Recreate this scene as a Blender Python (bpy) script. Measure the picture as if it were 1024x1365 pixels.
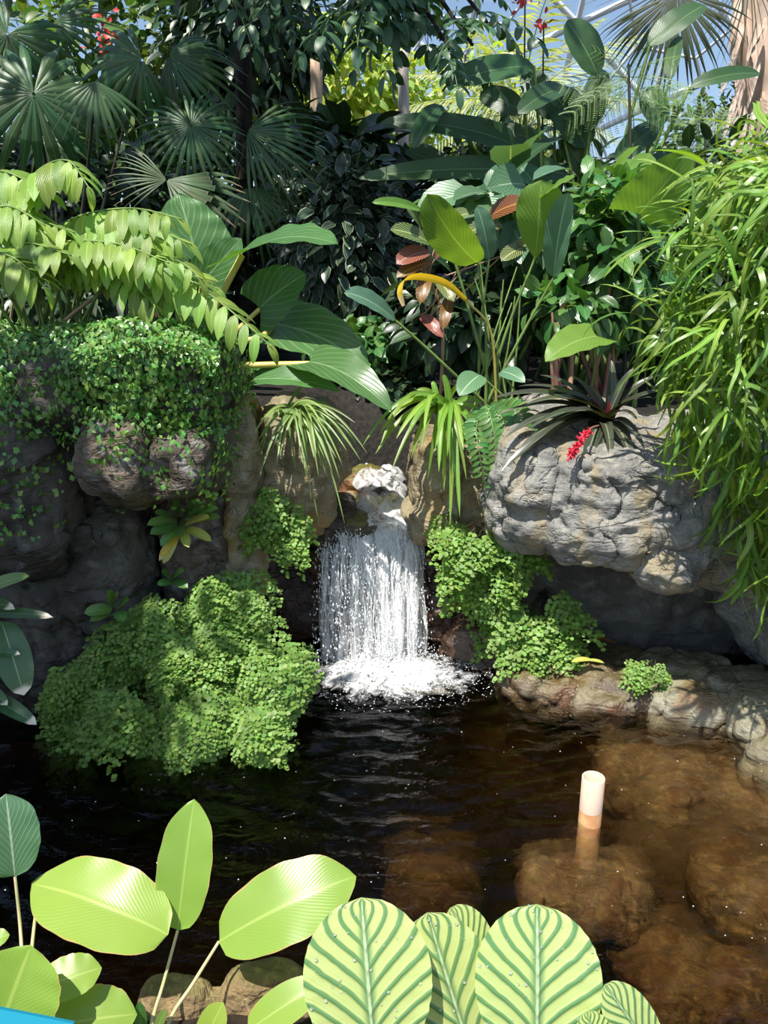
import bpy, bmesh, math, random
import numpy as np
from mathutils import Vector, Matrix

random.seed(7)
rng = np.random.default_rng(7)
scene = bpy.context.scene
COL = scene.collection
for _o in list(bpy.data.objects):
    bpy.data.objects.remove(_o)

# ------------------------------------------------------------------ camera
F, CX, CY = 1050.0, 512.0, 682.5          # focal length and centre in photo pixels (1024x1365)
HC, PITCH = 1.5, math.radians(16)
cam_d = bpy.data.cameras.new('camera')
cam_d.sensor_fit = 'VERTICAL'
cam_d.sensor_height = 36.0
cam_d.lens = 36.0 * F / 1365.0
cam_d.clip_end = 200
cam = bpy.data.objects.new('camera', cam_d)
COL.objects.link(cam)
cam.location = (0, 0, HC)
cam.rotation_euler = (math.pi / 2 - PITCH, 0, 0)
scene.camera = cam
CAM = Vector((0, 0, HC))

# ------------------------------------------------------------------ world, sun, exposure
SUN = Vector((-0.22, -0.36, 0.905)).normalized()   # towards the sun: high, from the left and behind the viewer
scene.view_settings.view_transform = 'Standard'
scene.view_settings.look = 'None'
scene.view_settings.gamma = 1
scene.view_settings.use_curve_mapping = False
scene.view_settings.exposure = 0.45
world = bpy.data.worlds.new('world')
scene.world = world
world.use_nodes = True
wn = world.node_tree
wn.nodes.clear()
sky = wn.nodes.new('ShaderNodeTexSky')
sky.sky_type = 'NISHITA'
sky.sun_disc = False
sky.sun_elevation = math.asin(SUN.z)
sky.sun_rotation = math.atan2(SUN.x, SUN.y)
sky.air_density = 1.0
sky.dust_density = 0.8
sky.ozone_density = 1.0
wbg = wn.nodes.new('ShaderNodeBackground')
wbg.inputs['Strength'].default_value = 0.155
wout = wn.nodes.new('ShaderNodeOutputWorld')
wn.links.new(sky.outputs[0], wbg.inputs[0])
wn.links.new(wbg.outputs[0], wout.inputs[0])
sun_d = bpy.data.lights.new('sun', 'SUN')
sun_d.energy = 6.6
sun_d.angle = math.radians(0.55)
sun_d.color = (1.0, 0.955, 0.88)
sun_o = bpy.data.objects.new('sun', sun_d)
COL.objects.link(sun_o)
sun_o.rotation_euler = SUN.to_track_quat('Z', 'Y').to_euler()
sun_o.location = SUN * 12

# ------------------------------------------------------------------ pixel helpers
FW = Vector((0, math.cos(PITCH), -math.sin(PITCH)))
UPV = Vector((0, math.sin(PITCH), math.cos(PITCH)))
def ray(px, py):
    return Vector((1, 0, 0)) * ((px - CX) / F) + UPV * ((CY - py) / F) + FW
def P(px, py, Y):
    d = ray(px, py)
    return CAM + d * (Y / d.y)
def PZ(px, py, Z):
    d = ray(px, py)
    return CAM + d * ((Z - HC) / d.z)
def mpp(p):
    return (Vector(p) - CAM).dot(FW) / F       # metres per photo pixel at a point
def proj(V):
    V = np.asarray(V, float) - np.array(CAM)
    z = V @ np.array(FW)
    return CX + F * V[:, 0] / z, CY - F * (V @ np.array(UPV)) / z

# ------------------------------------------------------------------ numpy noise
def _h(i, j, k, s):
    n = (i * 374761393 + j * 668265263 + k * 2147483647 + s * 974711) & 0xffffffff
    n = ((n ^ (n >> 13)) * 1274126177) & 0xffffffff
    n = ((n ^ (n >> 16)) * 2246822519) & 0xffffffff
    return ((n ^ (n >> 15)) & 0xffff) / 65535.0
def vnoise(p, s=0):
    p = np.asarray(p, float)
    i = np.floor(p).astype(np.int64)
    f = p - i
    f = f * f * f * (f * (f * 6 - 15) + 10)
    r = 0
    for a in (0, 1):
        for b in (0, 1):
            for c in (0, 1):
                w = (f[:, 0] if a else 1 - f[:, 0]) * (f[:, 1] if b else 1 - f[:, 1]) * (f[:, 2] if c else 1 - f[:, 2])
                r = r + w * _h(i[:, 0] + a, i[:, 1] + b, i[:, 2] + c, s)
    return r * 2 - 1
def fbm(p, o=4, s=0):
    p = np.asarray(p, float)
    a, r = 1.0, 0
    for k in range(o):
        r = r + a * vnoise(p, s + k * 17)
        p = p * 2.03 + 5.7
        a *= 0.5
    return r
def worley(p, s=0):
    p = np.asarray(p, float)
    i = np.floor(p).astype(np.int64)
    d1 = np.full(len(p), 9.0)
    d2 = np.full(len(p), 9.0)
    for a in (-1, 0, 1):
        for b in (-1, 0, 1):
            for c in (-1, 0, 1):
                q = i + np.array((a, b, c))
                off = np.stack([_h(q[:, 0], q[:, 1], q[:, 2], s + t) for t in (1, 2, 3)], 1)
                d = np.linalg.norm(q + off - p, axis=1)
                d2 = np.where(d < d1, d1, np.minimum(d2, d))
                d1 = np.minimum(d1, d)
    return d1, d2

# ------------------------------------------------------------------ objects
ORG = {}
def thing(name, label, cat, loc, group=None, kind=None):
    o = bpy.data.objects.new(name, None)
    o.empty_display_size = 0.05
    COL.objects.link(o)
    o.location = loc
    ORG[o.name] = Vector(loc)
    tag(o, label, cat, group, kind)
    return o
def tag(o, label=None, cat=None, group=None, kind=None):
    if label: o['label'] = label
    if cat: o['category'] = cat
    if group: o['group'] = group
    if kind: o['kind'] = kind
    return o
def mesh(name, V, Fc, uv=None, mat=None, smooth=True):
    V = np.ascontiguousarray(np.asarray(V, np.float32))
    me = bpy.data.meshes.new(name)
    if isinstance(Fc, np.ndarray):
        n, k = Fc.shape
        flat = np.ascontiguousarray(Fc.reshape(-1).astype(np.int32))
        me.vertices.add(len(V)); me.vertices.foreach_set('co', V.reshape(-1))
        me.loops.add(n * k); me.loops.foreach_set('vertex_index', flat)
        me.polygons.add(n)
        me.polygons.foreach_set('loop_start', np.arange(0, n * k, k, dtype=np.int32))
        me.polygons.foreach_set('loop_total', np.full(n, k, np.int32))
        me.update(calc_edges=True)
    else:
        me.from_pydata(V.tolist(), [], Fc)
        flat = np.array([i for f in Fc for i in f], np.int32)
    if uv is not None:
        l = me.uv_layers.new(name='UVMap')
        l.data.foreach_set('uv', np.asarray(uv, np.float32)[flat].reshape(-1))
    if smooth:
        me.polygons.foreach_set('use_smooth', np.ones(len(me.polygons), bool))
    if mat: me.materials.append(mat)
    return me
def link(name, me, parent=None, M=None):
    """M = world matrix; parents carry a translation only"""
    o = bpy.data.objects.new(name, me)
    COL.objects.link(o)
    M = Matrix.Identity(4) if M is None else M
    w = M.to_translation()
    if parent is not None:
        o.parent = parent
        M = Matrix.Translation(-ORG[parent.name]) @ M
    o.matrix_basis = M
    ORG[o.name] = w
    return o
def obj(name, V, Fc, mat, parent=None, uv=None, smooth=True, origin=None):
    """V in world coordinates"""
    V = np.asarray(V, float)
    if origin is None:
        origin = ORG[parent.name] if parent is not None else Vector(((V[:, 0].min() + V[:, 0].max()) / 2, (V[:, 1].min() + V[:, 1].max()) / 2, V[:, 2].min()))
    me = mesh(name, V - np.array(origin), Fc, uv, mat, smooth)
    return link(name, me, parent, Matrix.Translation(origin))
def frame(loc, ydir, zhint, s=1.0):
    y = Vector(ydir).normalized()
    x = y.cross(Vector(zhint))
    if x.length < 1e-5: x = y.cross(Vector((0.3, 0.2, 0.9)))
    x.normalize()
    z = x.cross(y)
    M = Matrix((x, y, z)).transposed().to_4x4()
    return Matrix.Translation(loc) @ M @ Matrix.Scale(s, 4)
def cat(parts):
    """join (V, F, UV) triples with equal face size"""
    n = 0; vs = []; fs = []; us = []
    for V, Fc, U in parts:
        vs.append(V); fs.append(Fc + n); us.append(U); n += len(V)
    return np.concatenate(vs), np.concatenate(fs), np.concatenate(us)
def many(tpl, mats):
    V, Fc, U = tpl
    A = np.array([np.array(m) for m in mats])
    n, k = len(A), len(V)
    W = np.einsum('nij,kj->nki', A[:, :3, :3], V) + A[:, None, :3, 3]
    FF = (Fc[None] + (np.arange(n) * k)[:, None, None]).reshape(-1, Fc.shape[1])
    return W.reshape(-1, 3), FF, np.tile(U, (n, 1))
def grid_faces(nv, nu):
    i = np.arange(nv - 1)[:, None] * nu + np.arange(nu - 1)[None]
    return np.stack([i, i + 1, i + nu + 1, i + nu], -1).reshape(-1, 4)
def xf(tpl, M):
    V, Fc, U = tpl
    A = np.array(M)
    return V @ A[:3, :3].T + A[:3, 3], Fc, U

# ------------------------------------------------------------------ leaf shapes
def prof(kind, v):
    v = np.clip(v, 0, 1)
    if kind == 'ellipse':
        w = np.sqrt(np.clip(1 - (2 * v - 1) ** 2, 0, 1))
        w = np.where(v > .5, w * (1 - .12 * (2 * v - 1) ** 4), w)
    elif kind == 'acuminate':
        w = np.sqrt(np.clip(1 - (2 * v ** .92 - 1) ** 2, 0, 1)) ** .95
        w = w * (1 - .55 * np.clip((v - .80) / .2, 0, 1) ** 1.5)
    elif kind == 'ovate':
        w = v ** .5 * (1 - v) ** .75
    elif kind == 'lance':
        w = v ** .7 * (1 - v) ** .9
    elif kind == 'obovate':
        w = v ** 1.15 * (1 - v) ** .5
    elif kind == 'strap':
        w = np.minimum(1, v * 9) ** .5 * np.clip(1 - v, 0, 1) ** .42
    elif kind == 'heart':
        w = (v + .10) ** .28 * (1 - v) ** .72
    elif kind == 'taper':
        w = (1 - v) ** .6 * np.minimum(1, .3 + v * 4)
    else:
        w = np.sin(np.pi * v)
    return w / w.max()
def leaf_tpl(L=1, W=.4, kind='ovate', nv=7, nu=3, fold=.25, bend=.6, lobe=0, wave=0, nw=3, twist=0):
    v = np.linspace(0, 1, nv); u = np.linspace(-1, 1, nu)
    th = bend * v
    if bend:
        cy, cz = np.sin(th) / bend * L, (np.cos(th) - 1) / bend * L
    else:
        cy, cz = v * L, v * 0
    w = prof(kind, v) * W / 2
    vv, uu = np.meshgrid(np.arange(nv), np.arange(nu), indexing='ij')
    vv = vv.ravel(); uu = uu.ravel(); U = u[uu]
    tw = twist * v[vv]
    sx = U * w[vv] * math.cos(fold)
    sn = np.abs(U) * w[vv] * math.sin(fold) + wave * W * np.sin(nw * 2 * np.pi * v[vv]) * np.abs(U) ** 2 * w[vv] * 2 / max(W, 1e-6)
    back = -lobe * L * np.abs(U) ** 1.4 * (1 - v[vv]) ** 3
    nx, nn = sx * np.cos(tw) - sn * np.sin(tw), sx * np.sin(tw) + sn * np.cos(tw)
    X = nx
    Y = cy[vv] + nn * np.sin(th[vv]) + back * np.cos(th[vv])
    Z = cz[vv] + nn * np.cos(th[vv])
    return np.stack([X, Y, Z], 1), grid_faces(nv, nu), np.stack([U / 2 + .5, v[vv]], 1)
def bez(A, B, Cc, n):
    t = np.linspace(0, 1, n)[:, None]
    return (1 - t) ** 2 * np.array(A) + 2 * t * (1 - t) * np.array(Cc) + t ** 2 * np.array(B)
def hero(A, B, width, N, sag=.1, fold=.25, kind='ovate', nv=16, nu=9, lobe=0, wave=0., nw=4, ctrl=.5, twist=0., edge=0.):
    """a leaf blade from A to B in world space, arched by sag (share of length) along N"""
    A, B, N = Vector(A), Vector(B), Vector(N).normalized()
    L = (B - A).length
    C = bez(A, B, A.lerp(B, ctrl) + N * sag * 2 * L, nv)
    T = np.gradient(C, axis=0); T /= np.linalg.norm(T, axis=1)[:, None]
    S = np.cross(T, np.array(N)); S /= np.linalg.norm(S, axis=1)[:, None]
    M = np.cross(S, T)
    v = np.linspace(0, 1, nv); u = np.linspace(-1, 1, nu)
    tw = (twist * v)[:, None]
    S, M = S * np.cos(tw) + M * np.sin(tw), M * np.cos(tw) - S * np.sin(tw)
    w = prof(kind, v) * width / 2
    V = []
    for i in range(nv):
        for x in u:
            ww = w[i] * (1 + edge * math.sin(nw * 6.28 * v[i] * 1.7 + x * 3))
            p = C[i] + S[i] * x * ww * math.cos(fold) + M[i] * (abs(x) * ww * math.sin(fold) + wave * width * math.sin(nw * 6.28 * v[i] + x) * x * x)
            p = p - T[i] * lobe * L * abs(x) ** 1.4 * (1 - v[i]) ** 3
            V.append(p)
    vv, uu = np.meshgrid(v, u, indexing='ij')
    return np.array(V), grid_faces(nv, nu), np.stack([uu.ravel() / 2 + .5, vv.ravel()], 1)
def tube(pts, r0, r1=None, n=6, cap=True):
    pts = np.asarray([list(p) for p in pts], float)
    k = len(pts)
    r1 = r0 if r1 is None else r1
    R = np.linspace(r0, r1, k) if np.isscalar(r0) else np.asarray(r0)
    T = np.gradient(pts, axis=0); T /= np.linalg.norm(T, axis=1)[:, None] + 1e-9
    ref = np.array((0.123, .3, .95))
    if abs(T.mean(0) @ ref) > .9 * np.linalg.norm(T.mean(0)): ref = np.array((.95, .2, .1))
    S = np.cross(T, ref); S /= np.linalg.norm(S, axis=1)[:, None]
    M = np.cross(S, T)
    a = np.linspace(0, 2 * np.pi, n, endpoint=False)
    V = pts[:, None] + R[:, None, None] * (np.cos(a)[None, :, None] * S[:, None] + np.sin(a)[None, :, None] * M[:, None])
    V = V.reshape(-1, 3)
    i = np.arange(k - 1)[:, None] * n
    j = np.arange(n)[None]; j2 = (j + 1) % n
    Fc = np.stack([i + j, i + j2, i + n + j2, i + n + j], -1).reshape(-1, 4)
    U = np.stack([np.tile(a / 6.2832, k), np.repeat(np.linspace(0, 1, k), n)], 1)
    return V, Fc, U
def curve(*pts, n=10):
    """smooth curve through points"""
    pts = np.asarray([list(p) for p in pts], float)
    if len(pts) == 2:
        return pts[0] + (pts[1] - pts[0]) * np.linspace(0, 1, n)[:, None]
    e = np.vstack([2 * pts[0] - pts[1], pts, 2 * pts[-1] - pts[-2]])
    out = []
    for i in range(1, len(e) - 2):
        t = np.linspace(0, 1, max(3, n // (len(pts) - 1) + 1), endpoint=False)[:, None]
        a, b, c, d = e[i - 1], e[i], e[i + 1], e[i + 2]
        out.append(.5 * ((2 * b) + (-a + c) * t + (2 * a - 5 * b + 4 * c - d) * t ** 2 + (-a + 3 * b - 3 * c + d) * t ** 3))
    return np.vstack(out + [pts[-1:]])

# ------------------------------------------------------------------ materials
def nd(nt, typ, ins=None, **at):
    n = nt.nodes.new('ShaderNode' + typ)
    for k, v in at.items(): setattr(n, k, v)
    for k, v in (ins or {}).items():
        s = n.inputs[k]
        if isinstance(v, bpy.types.NodeSocket): nt.links.new(v, s)
        else: s.default_value = v
    return n
def math_(nt, op, a, b=0.0, c=None, clamp=False):
    ins = {0: a, 1: b}
    if c is not None: ins[2] = c
    return nd(nt, 'Math', ins, operation=op, use_clamp=clamp).outputs[0]
def c4(c): return (c[0], c[1], c[2], 1)
def mixc(nt, f, a, b, blend='MIX'):
    n = nd(nt, 'Mix', data_type='RGBA', blend_type=blend)
    for k, v in ((0, f), (6, a), (7, b)):
        if isinstance(v, bpy.types.NodeSocket): nt.links.new(v, n.inputs[k])
        else: n.inputs[k].default_value = c4(v) if k else v
    return n.outputs[2]
def newmat(name):
    m = bpy.data.materials.new(name)
    m.use_nodes = True
    nt = m.node_tree
    nt.nodes.clear()
    return m, nt
def smooth(nt, x, a, b):
    return nd(nt, 'MapRange', {0: x, 1: a, 2: b, 3: 0.0, 4: 1.0}, interpolation_type='SMOOTHSTEP').outputs[0]
def noise(nt, scale, detail=3, co=None, dist=0.0, rough=.5):
    if co is None: co = nd(nt, 'TexCoord').outputs['Object']
    return nd(nt, 'TexNoise', {'Vector': co, 'Scale': scale, 'Detail': detail, 'Distortion': dist, 'Roughness': rough}).outputs[0]
def out(nt, surf, vol=None):
    o = nd(nt, 'OutputMaterial')
    nt.links.new(surf, o.inputs[0])
    if vol is not None: nt.links.new(vol, o.inputs[1])
def leafmat(name, c, vein=None, vs=.25, freq=0, vk=.5, sharp=3, mid=.05, trans=.3, rough=.38, tint=None, hv=.03, vv=.3, edgec=None, edge=.93, bump=.25, stripe=None, spec=.5, tipc=None, mott=.25):
    m, nt = newmat(name)
    uv = nd(nt, 'SeparateXYZ', {0: nd(nt, 'UVMap').outputs[0]})
    u, v = uv.outputs[0], uv.outputs[1]
    au = math_(nt, 'ABSOLUTE', math_(nt, 'MULTIPLY_ADD', u, 2.0, -1.0))
    info = nd(nt, 'ObjectInfo').outputs['Random']
    isl = nd(nt, 'NewGeometry').outputs['Random Per Island']
    r = math_(nt, 'FRACT', math_(nt, 'ADD', info, isl))
    r2 = math_(nt, 'FRACT', math_(nt, 'MULTIPLY', r, 7.31))
    mott_n = noise(nt, 14.0, 3)
    col = mixc(nt, math_(nt, 'MULTIPLY', mott_n, mott * 2), c, tuple(x * .55 for x in c))
    height = None
    vein = vein or tuple(min(1, x * 1.7 + .03) for x in c)
    if freq:
        ph = math_(nt, 'SUBTRACT', math_(nt, 'MULTIPLY', v, freq), math_(nt, 'MULTIPLY', math_(nt, 'POWER', au, .85), freq * vk))
        if stripe: ph = math_(nt, 'ADD', ph, math_(nt, 'MULTIPLY_ADD', noise(nt, 16.0, 2), .36, -.18))
        s = math_(nt, 'MULTIPLY_ADD', math_(nt, 'SINE', math_(nt, 'MULTIPLY', ph, 6.2832)), .5, .5)
        if stripe:
            dark = math_(nt, 'MAXIMUM', smooth(nt, s, .66, .90), math_(nt, 'SUBTRACT', 1.0, smooth(nt, au, .02, .16)))
            fine = math_(nt, 'MULTIPLY_ADD', math_(nt, 'SINE', math_(nt, 'MULTIPLY', ph, 6.2832 * 5)), .5, .5)
            col = mixc(nt, math_(nt, 'MULTIPLY', fine, .22), col, tuple(x * .62 for x in c))
            col = mixc(nt, dark, col, stripe)
        vm = math_(nt, 'POWER', s, sharp)
        col = mixc(nt, math_(nt, 'MULTIPLY', vm, vs), col, vein)
        height = vm
    mm = math_(nt, 'SUBTRACT', 1.0, smooth(nt, au, mid * .3, mid))
    if mid > 0:
        col = mixc(nt, math_(nt, 'MULTIPLY', mm, .75), col, vein)
        height = math_(nt, 'ADD', height, math_(nt, 'MULTIPLY', mm, 2.0)) if height is not None else mm
    if edgec:
        en = math_(nt, 'ADD', au, math_(nt, 'MULTIPLY_ADD', noise(nt, 25.0, 2), .1, -.05))
        col = mixc(nt, smooth(nt, en, edge, min(edge + .05, 1.0)), col, edgec)
    if tipc:
        tn = math_(nt, 'ADD', v, math_(nt, 'MULTIPLY_ADD', noise(nt, 18.0, 2), .2, -.1))
        col = mixc(nt, smooth(nt, tn, .86, .93), col, tipc)
    hs = nd(nt, 'HueSaturation', {'Color': col, 'Hue': math_(nt, 'MULTIPLY_ADD', r2, hv * 2, .5 - hv), 'Value': math_(nt, 'MULTIPLY_ADD', r, vv * 2, 1 - vv)})
    col = hs.outputs[0]
    bs = nd(nt, 'BsdfPrincipled', {'Base Color': col, 'Roughness': rough, 'Specular IOR Level': spec})
    if height is not None and bump:
        nt.links.new(nd(nt, 'Bump', {'Strength': bump, 'Distance': .004, 'Height': height}).outputs[0], bs.inputs['Normal'])
    if trans:
        tc = mixc(nt, 1.0, col, tint or (1.7, 1.6, .45), 'MULTIPLY')
        tr = nd(nt, 'BsdfTranslucent', {'Color': tc})
        mx = nd(nt, 'MixShader', {0: trans, 1: bs.outputs[0], 2: tr.outputs[0]})
        out(nt, mx.outputs[0])
    else:
        out(nt, bs.outputs[0])
    return m
def plainmat(name, c, rough=.6, c2=None, scale=20.0, bump=0.0, spec=.4, stretch=None, trans=0):
    m, nt = newmat(name)
    co = nd(nt, 'TexCoord').outputs['Object']
    if stretch: co = nd(nt, 'Mapping', {'Vector': co, 'Scale': stretch}).outputs[0]
    n = noise(nt, scale, 4, co)
    col = mixc(nt, smooth(nt, n, .35, .65), c, c2 or tuple(x * .6 for x in c))
    bs = nd(nt, 'BsdfPrincipled', {'Base Color': col, 'Roughness': rough, 'Specular IOR Level': spec, 'Transmission Weight': trans})
    if bump: nt.links.new(nd(nt, 'Bump', {'Strength': bump, 'Distance': .01, 'Height': n}).outputs[0], bs.inputs['Normal'])
    out(nt, bs.outputs[0])
    return m
def rockmat(name, c1, c2, c3, rough=.75, wet=0.0, moss=0.0, mossc=(.10, .13, .02), crack=.5, scale=1.0, stain=None):
    m, nt = newmat(name)
    co = nd(nt, 'TexCoord').outputs['Object']
    big = noise(nt, 4.0 * scale, 4, co, .6)
    med = noise(nt, 16.0 * scale, 5, co, .4)
    fine = noise(nt, 90.0, 5, co, 0, .65)
    col = mixc(nt, smooth(nt, big, .38, .62), c1, c2)
    col = mixc(nt, math_(nt, 'MULTIPLY', smooth(nt, med, .5, .72), .8), col, c3)
    col = mixc(nt, math_(nt, 'MULTIPLY', smooth(nt, fine, .45, .75), .45), col, tuple(x * .35 for x in c1))
    if stain:
        col = mixc(nt, math_(nt, 'MULTIPLY', smooth(nt, noise(nt, 5.5 * scale, 3, nd(nt, 'Mapping', {'Vector': co, 'Location': (3, 7, 1), 'Scale': (1, 1, .5)}).outputs[0]), .52, .66), .8), col, stain)
    strat = nd(nt, 'Mapping', {'Vector': co, 'Scale': (2.0, 2.0, 9.0)}).outputs[0]
    sn = noise(nt, 3.5, 4, strat, 1.2)
    if moss:
        up = nd(nt, 'SeparateXYZ', {0: nd(nt, 'NewGeometry').outputs['Normal']}).outputs[2]
        mk = math_(nt, 'MULTIPLY', smooth(nt, math_(nt, 'ADD', up, math_(nt, 'MULTIPLY_ADD', med, 1.2, -.6)), .45, .85), moss)
        col = mixc(nt, mk, col, mixc(nt, fine, mossc, tuple(x * .4 for x in mossc)))
    cn = noise(nt, 3.2, 5, nd(nt, 'Mapping', {'Vector': co, 'Scale': (1, 1, 1.7), 'Rotation': (.2, .3, 0)}).outputs[0], .9, .6)
    vor = math_(nt, 'ABSOLUTE', math_(nt, 'SUBTRACT', cn, .5))
    h = math_(nt, 'ADD', math_(nt, 'MULTIPLY', fine, .35), math_(nt, 'MULTIPLY', med, .8))
    h = math_(nt, 'ADD', h, math_(nt, 'MULTIPLY', sn, .7))
    h = math_(nt, 'ADD', h, math_(nt, 'MULTIPLY', smooth(nt, vor, 0.0, .03), crack * .5))
    bs = nd(nt, 'BsdfPrincipled', {'Base Color': col, 'Roughness': math_(nt, 'MULTIPLY_ADD', med, .3, rough - .15 - wet * .3), 'Specular IOR Level': .35 + wet * .35})
    nt.links.new(nd(nt, 'Bump', {'Strength': .75, 'Distance': .02, 'Height': h}).outputs[0], bs.inputs['Normal'])
    out(nt, bs.outputs[0])
    return m

# ================================================================== materials
M = {}
M['soil'] = plainmat('soil', (.028, .019, .012), .95, (.012, .009, .007), 30, .6, .2)
M['litter'] = plainmat('leaf_litter', (.018, .014, .010), .8, (.006, .005, .004), 40, .8, .3)
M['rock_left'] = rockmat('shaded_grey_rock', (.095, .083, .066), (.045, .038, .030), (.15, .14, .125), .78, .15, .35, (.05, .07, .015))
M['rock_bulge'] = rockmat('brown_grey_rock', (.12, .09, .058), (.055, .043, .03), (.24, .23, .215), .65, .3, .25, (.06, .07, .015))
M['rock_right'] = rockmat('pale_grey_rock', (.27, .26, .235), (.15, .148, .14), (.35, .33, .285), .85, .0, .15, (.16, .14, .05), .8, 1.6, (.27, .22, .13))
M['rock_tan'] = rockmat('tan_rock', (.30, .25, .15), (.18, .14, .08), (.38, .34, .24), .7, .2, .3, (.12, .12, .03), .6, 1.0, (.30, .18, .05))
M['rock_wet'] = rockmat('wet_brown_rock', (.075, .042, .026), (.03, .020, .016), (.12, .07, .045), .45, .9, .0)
M['rock_fall'] = rockmat('orange_brown_wet_rock', (.15, .075, .035), (.06, .038, .025), (.26, .12, .035), .4, .9, .75, (.14, .15, .025), .5, 1.0, (.42, .17, .03))
M['rock_ledge'] = rockmat('mossy_ledge_rock', (.09, .07, .035), (.05, .04, .025), (.15, .12, .06), .45, .8, .9, (.20, .19, .04))
M['rock_shade'] = rockmat('shade_darkened_wet_rock', (.022, .017, .013), (.012, .010, .008), (.035, .028, .02), .6, .5, .0)  # near-black colour stands for the shade over the channel's back rock
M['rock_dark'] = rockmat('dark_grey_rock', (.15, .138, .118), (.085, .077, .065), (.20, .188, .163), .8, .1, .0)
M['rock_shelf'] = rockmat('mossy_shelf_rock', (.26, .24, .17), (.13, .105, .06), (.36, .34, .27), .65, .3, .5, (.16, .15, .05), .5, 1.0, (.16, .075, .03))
M['rock_brownshelf'] = rockmat('brown_wet_shelf_rock', (.14, .10, .055), (.07, .045, .027), (.24, .21, .14), .5, .6, .4, (.15, .13, .04), .5, 1.0, (.12, .05, .022))
M['rock_bed'] = rockmat('submerged_brown_rock', (.20, .145, .078), (.08, .056, .032), (.46, .34, .17), .6, .5, .0, crack=.5, scale=2.0, stain=(.15, .07, .03))
M['rock_edge'] = rockmat('foreground_rock', (.26, .175, .085), (.13, .09, .045), (.36, .27, .14), .9, 0, .4, (.14, .15, .035), .3, 3.0)
M['bed'] = rockmat('pool_bed', (.115, .082, .047), (.05, .036, .022), (.21, .155, .08), .7, .3, .0, crack=.4, scale=.8)

# ================================================================== ground and pool bed (setting)
def smst(x, a, b):
    t = np.clip((x - a) / (b - a), 0, 1)
    return t * t * (3 - 2 * t)
def heightfield(name, xs, ys, fz, mat):
    X, Y = np.meshgrid(xs, ys)
    Z = fz(X.ravel(), Y.ravel())
    V = np.stack([X.ravel(), Y.ravel(), Z], 1)
    o = obj(name, V, grid_faces(len(ys), len(xs)), mat)
    return tag(o, kind='structure')
def bank_z(x, y):
    n = fbm(np.stack([x * 1.3, y * 1.3, x * 0], 1), 4, 3)
    base = .98 + .035 * n + .02 * np.clip(y - 4, 0, 20) + .03 * np.clip(-x - .5, 0, 3)
    ch = (1 - smst(np.abs(x + .03), .16, .34)) * (1 - smst(y, 3.75, 4.05))
    return base * (1 - ch) + .15 * ch
soil = heightfield('floor', np.linspace(-7, 7, 150), np.linspace(3.2, 14, 120), bank_z, M['litter'])
tag(soil, 'dark leaf-littered soil bank behind the rocks and plants')
def bed_z(x, y):
    n = fbm(np.stack([x * 2.2, y * 2.2, x * 0], 1), 4, 9)
    w1, w2 = worley(np.stack([x * 3.2, y * 3.2, x * 0 + .5], 1), 4)
    d = .70 - .50 * smst(x + .16 * n + (y - 2.0) * .25, .0, 1.15)
    return -d + .05 * n + .05 * np.clip(.45 - w1, 0, 1)
bed = heightfield('pool_bed', np.linspace(-2.6, 2.6, 170), np.linspace(1.1, 3.6, 110), bed_z, M['bed'])
tag(bed, 'brown stony bottom of the pool seen through the water')
def near_z(x, y):
    n = fbm(np.stack([x * 4, y * 4, x * 0], 1), 4, 21)
    return .10 + .02 * n - .75 * smst(y, 1.22, 1.42)
near = heightfield('planting_bed', np.linspace(-2.6, 2.6, 100), np.linspace(.35, 1.5, 50), near_z, M['soil'])
tag(near, 'earth bed of the foreground plants beside the pool')

# ================================================================== rocks
def worley_id(p, s=0):
    i = np.floor(p).astype(np.int64)
    d1 = np.full(len(p), 9.0); d2 = d1.copy(); cid = np.zeros(len(p))
    for a in (-1, 0, 1):
        for b in (-1, 0, 1):
            for c in (-1, 0, 1):
                q = i + np.array((a, b, c))
                off = np.stack([_h(q[:, 0], q[:, 1], q[:, 2], s + t) for t in (1, 2, 3)], 1)
                d = np.linalg.norm(q + off - p, axis=1)
                r = _h(q[:, 0], q[:, 1], q[:, 2], s + 9)
                cid = np.where(d < d1, r, cid)
                d2 = np.where(d < d1, d1, np.minimum(d2, d)); d1 = np.minimum(d1, d)
    return d1, d2, cid
def superell(c, r, e=.6, rot=(0, 0, 0), nu=28, nv=18):
    a = np.linspace(-np.pi, np.pi, nu, endpoint=False); b = np.linspace(-np.pi / 2, np.pi / 2, nv)
    sp = lambda x, k: np.sign(x) * np.abs(x) ** k
    B, A = np.meshgrid(b, a, indexing='ij')
    V = np.stack([sp(np.cos(B), e) * sp(np.cos(A), e), sp(np.cos(B), e) * sp(np.sin(A), e), sp(np.sin(B), e)], -1).reshape(-1, 3) * np.array(r)
    from mathutils import Euler
    R = np.array(Euler(rot).to_matrix())
    V = V @ R.T + np.array(c)
    i = np.arange(nv - 1)[:, None] * nu; j = np.arange(nu)[None]; j2 = (j + 1) % nu
    return V, np.stack([i + j, i + j2, i + nu + j2, i + nu + j], -1).reshape(-1, 4), np.zeros((len(V), 2))
def pxblob(x0, y0, x1, y1, Yf, depth, e=.6, rot=(0, 0, 0)):
    a = P(x0, y0, Yf); b = P(x1, y1, Yf)
    c = ((a.x + b.x) / 2, Yf + depth / 2, (a.z + b.z) / 2)
    return (c, (abs(b.x - a.x) / 2, depth / 2, abs(a.z - b.z) / 2), e, rot)
ROCKS = {}
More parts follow.
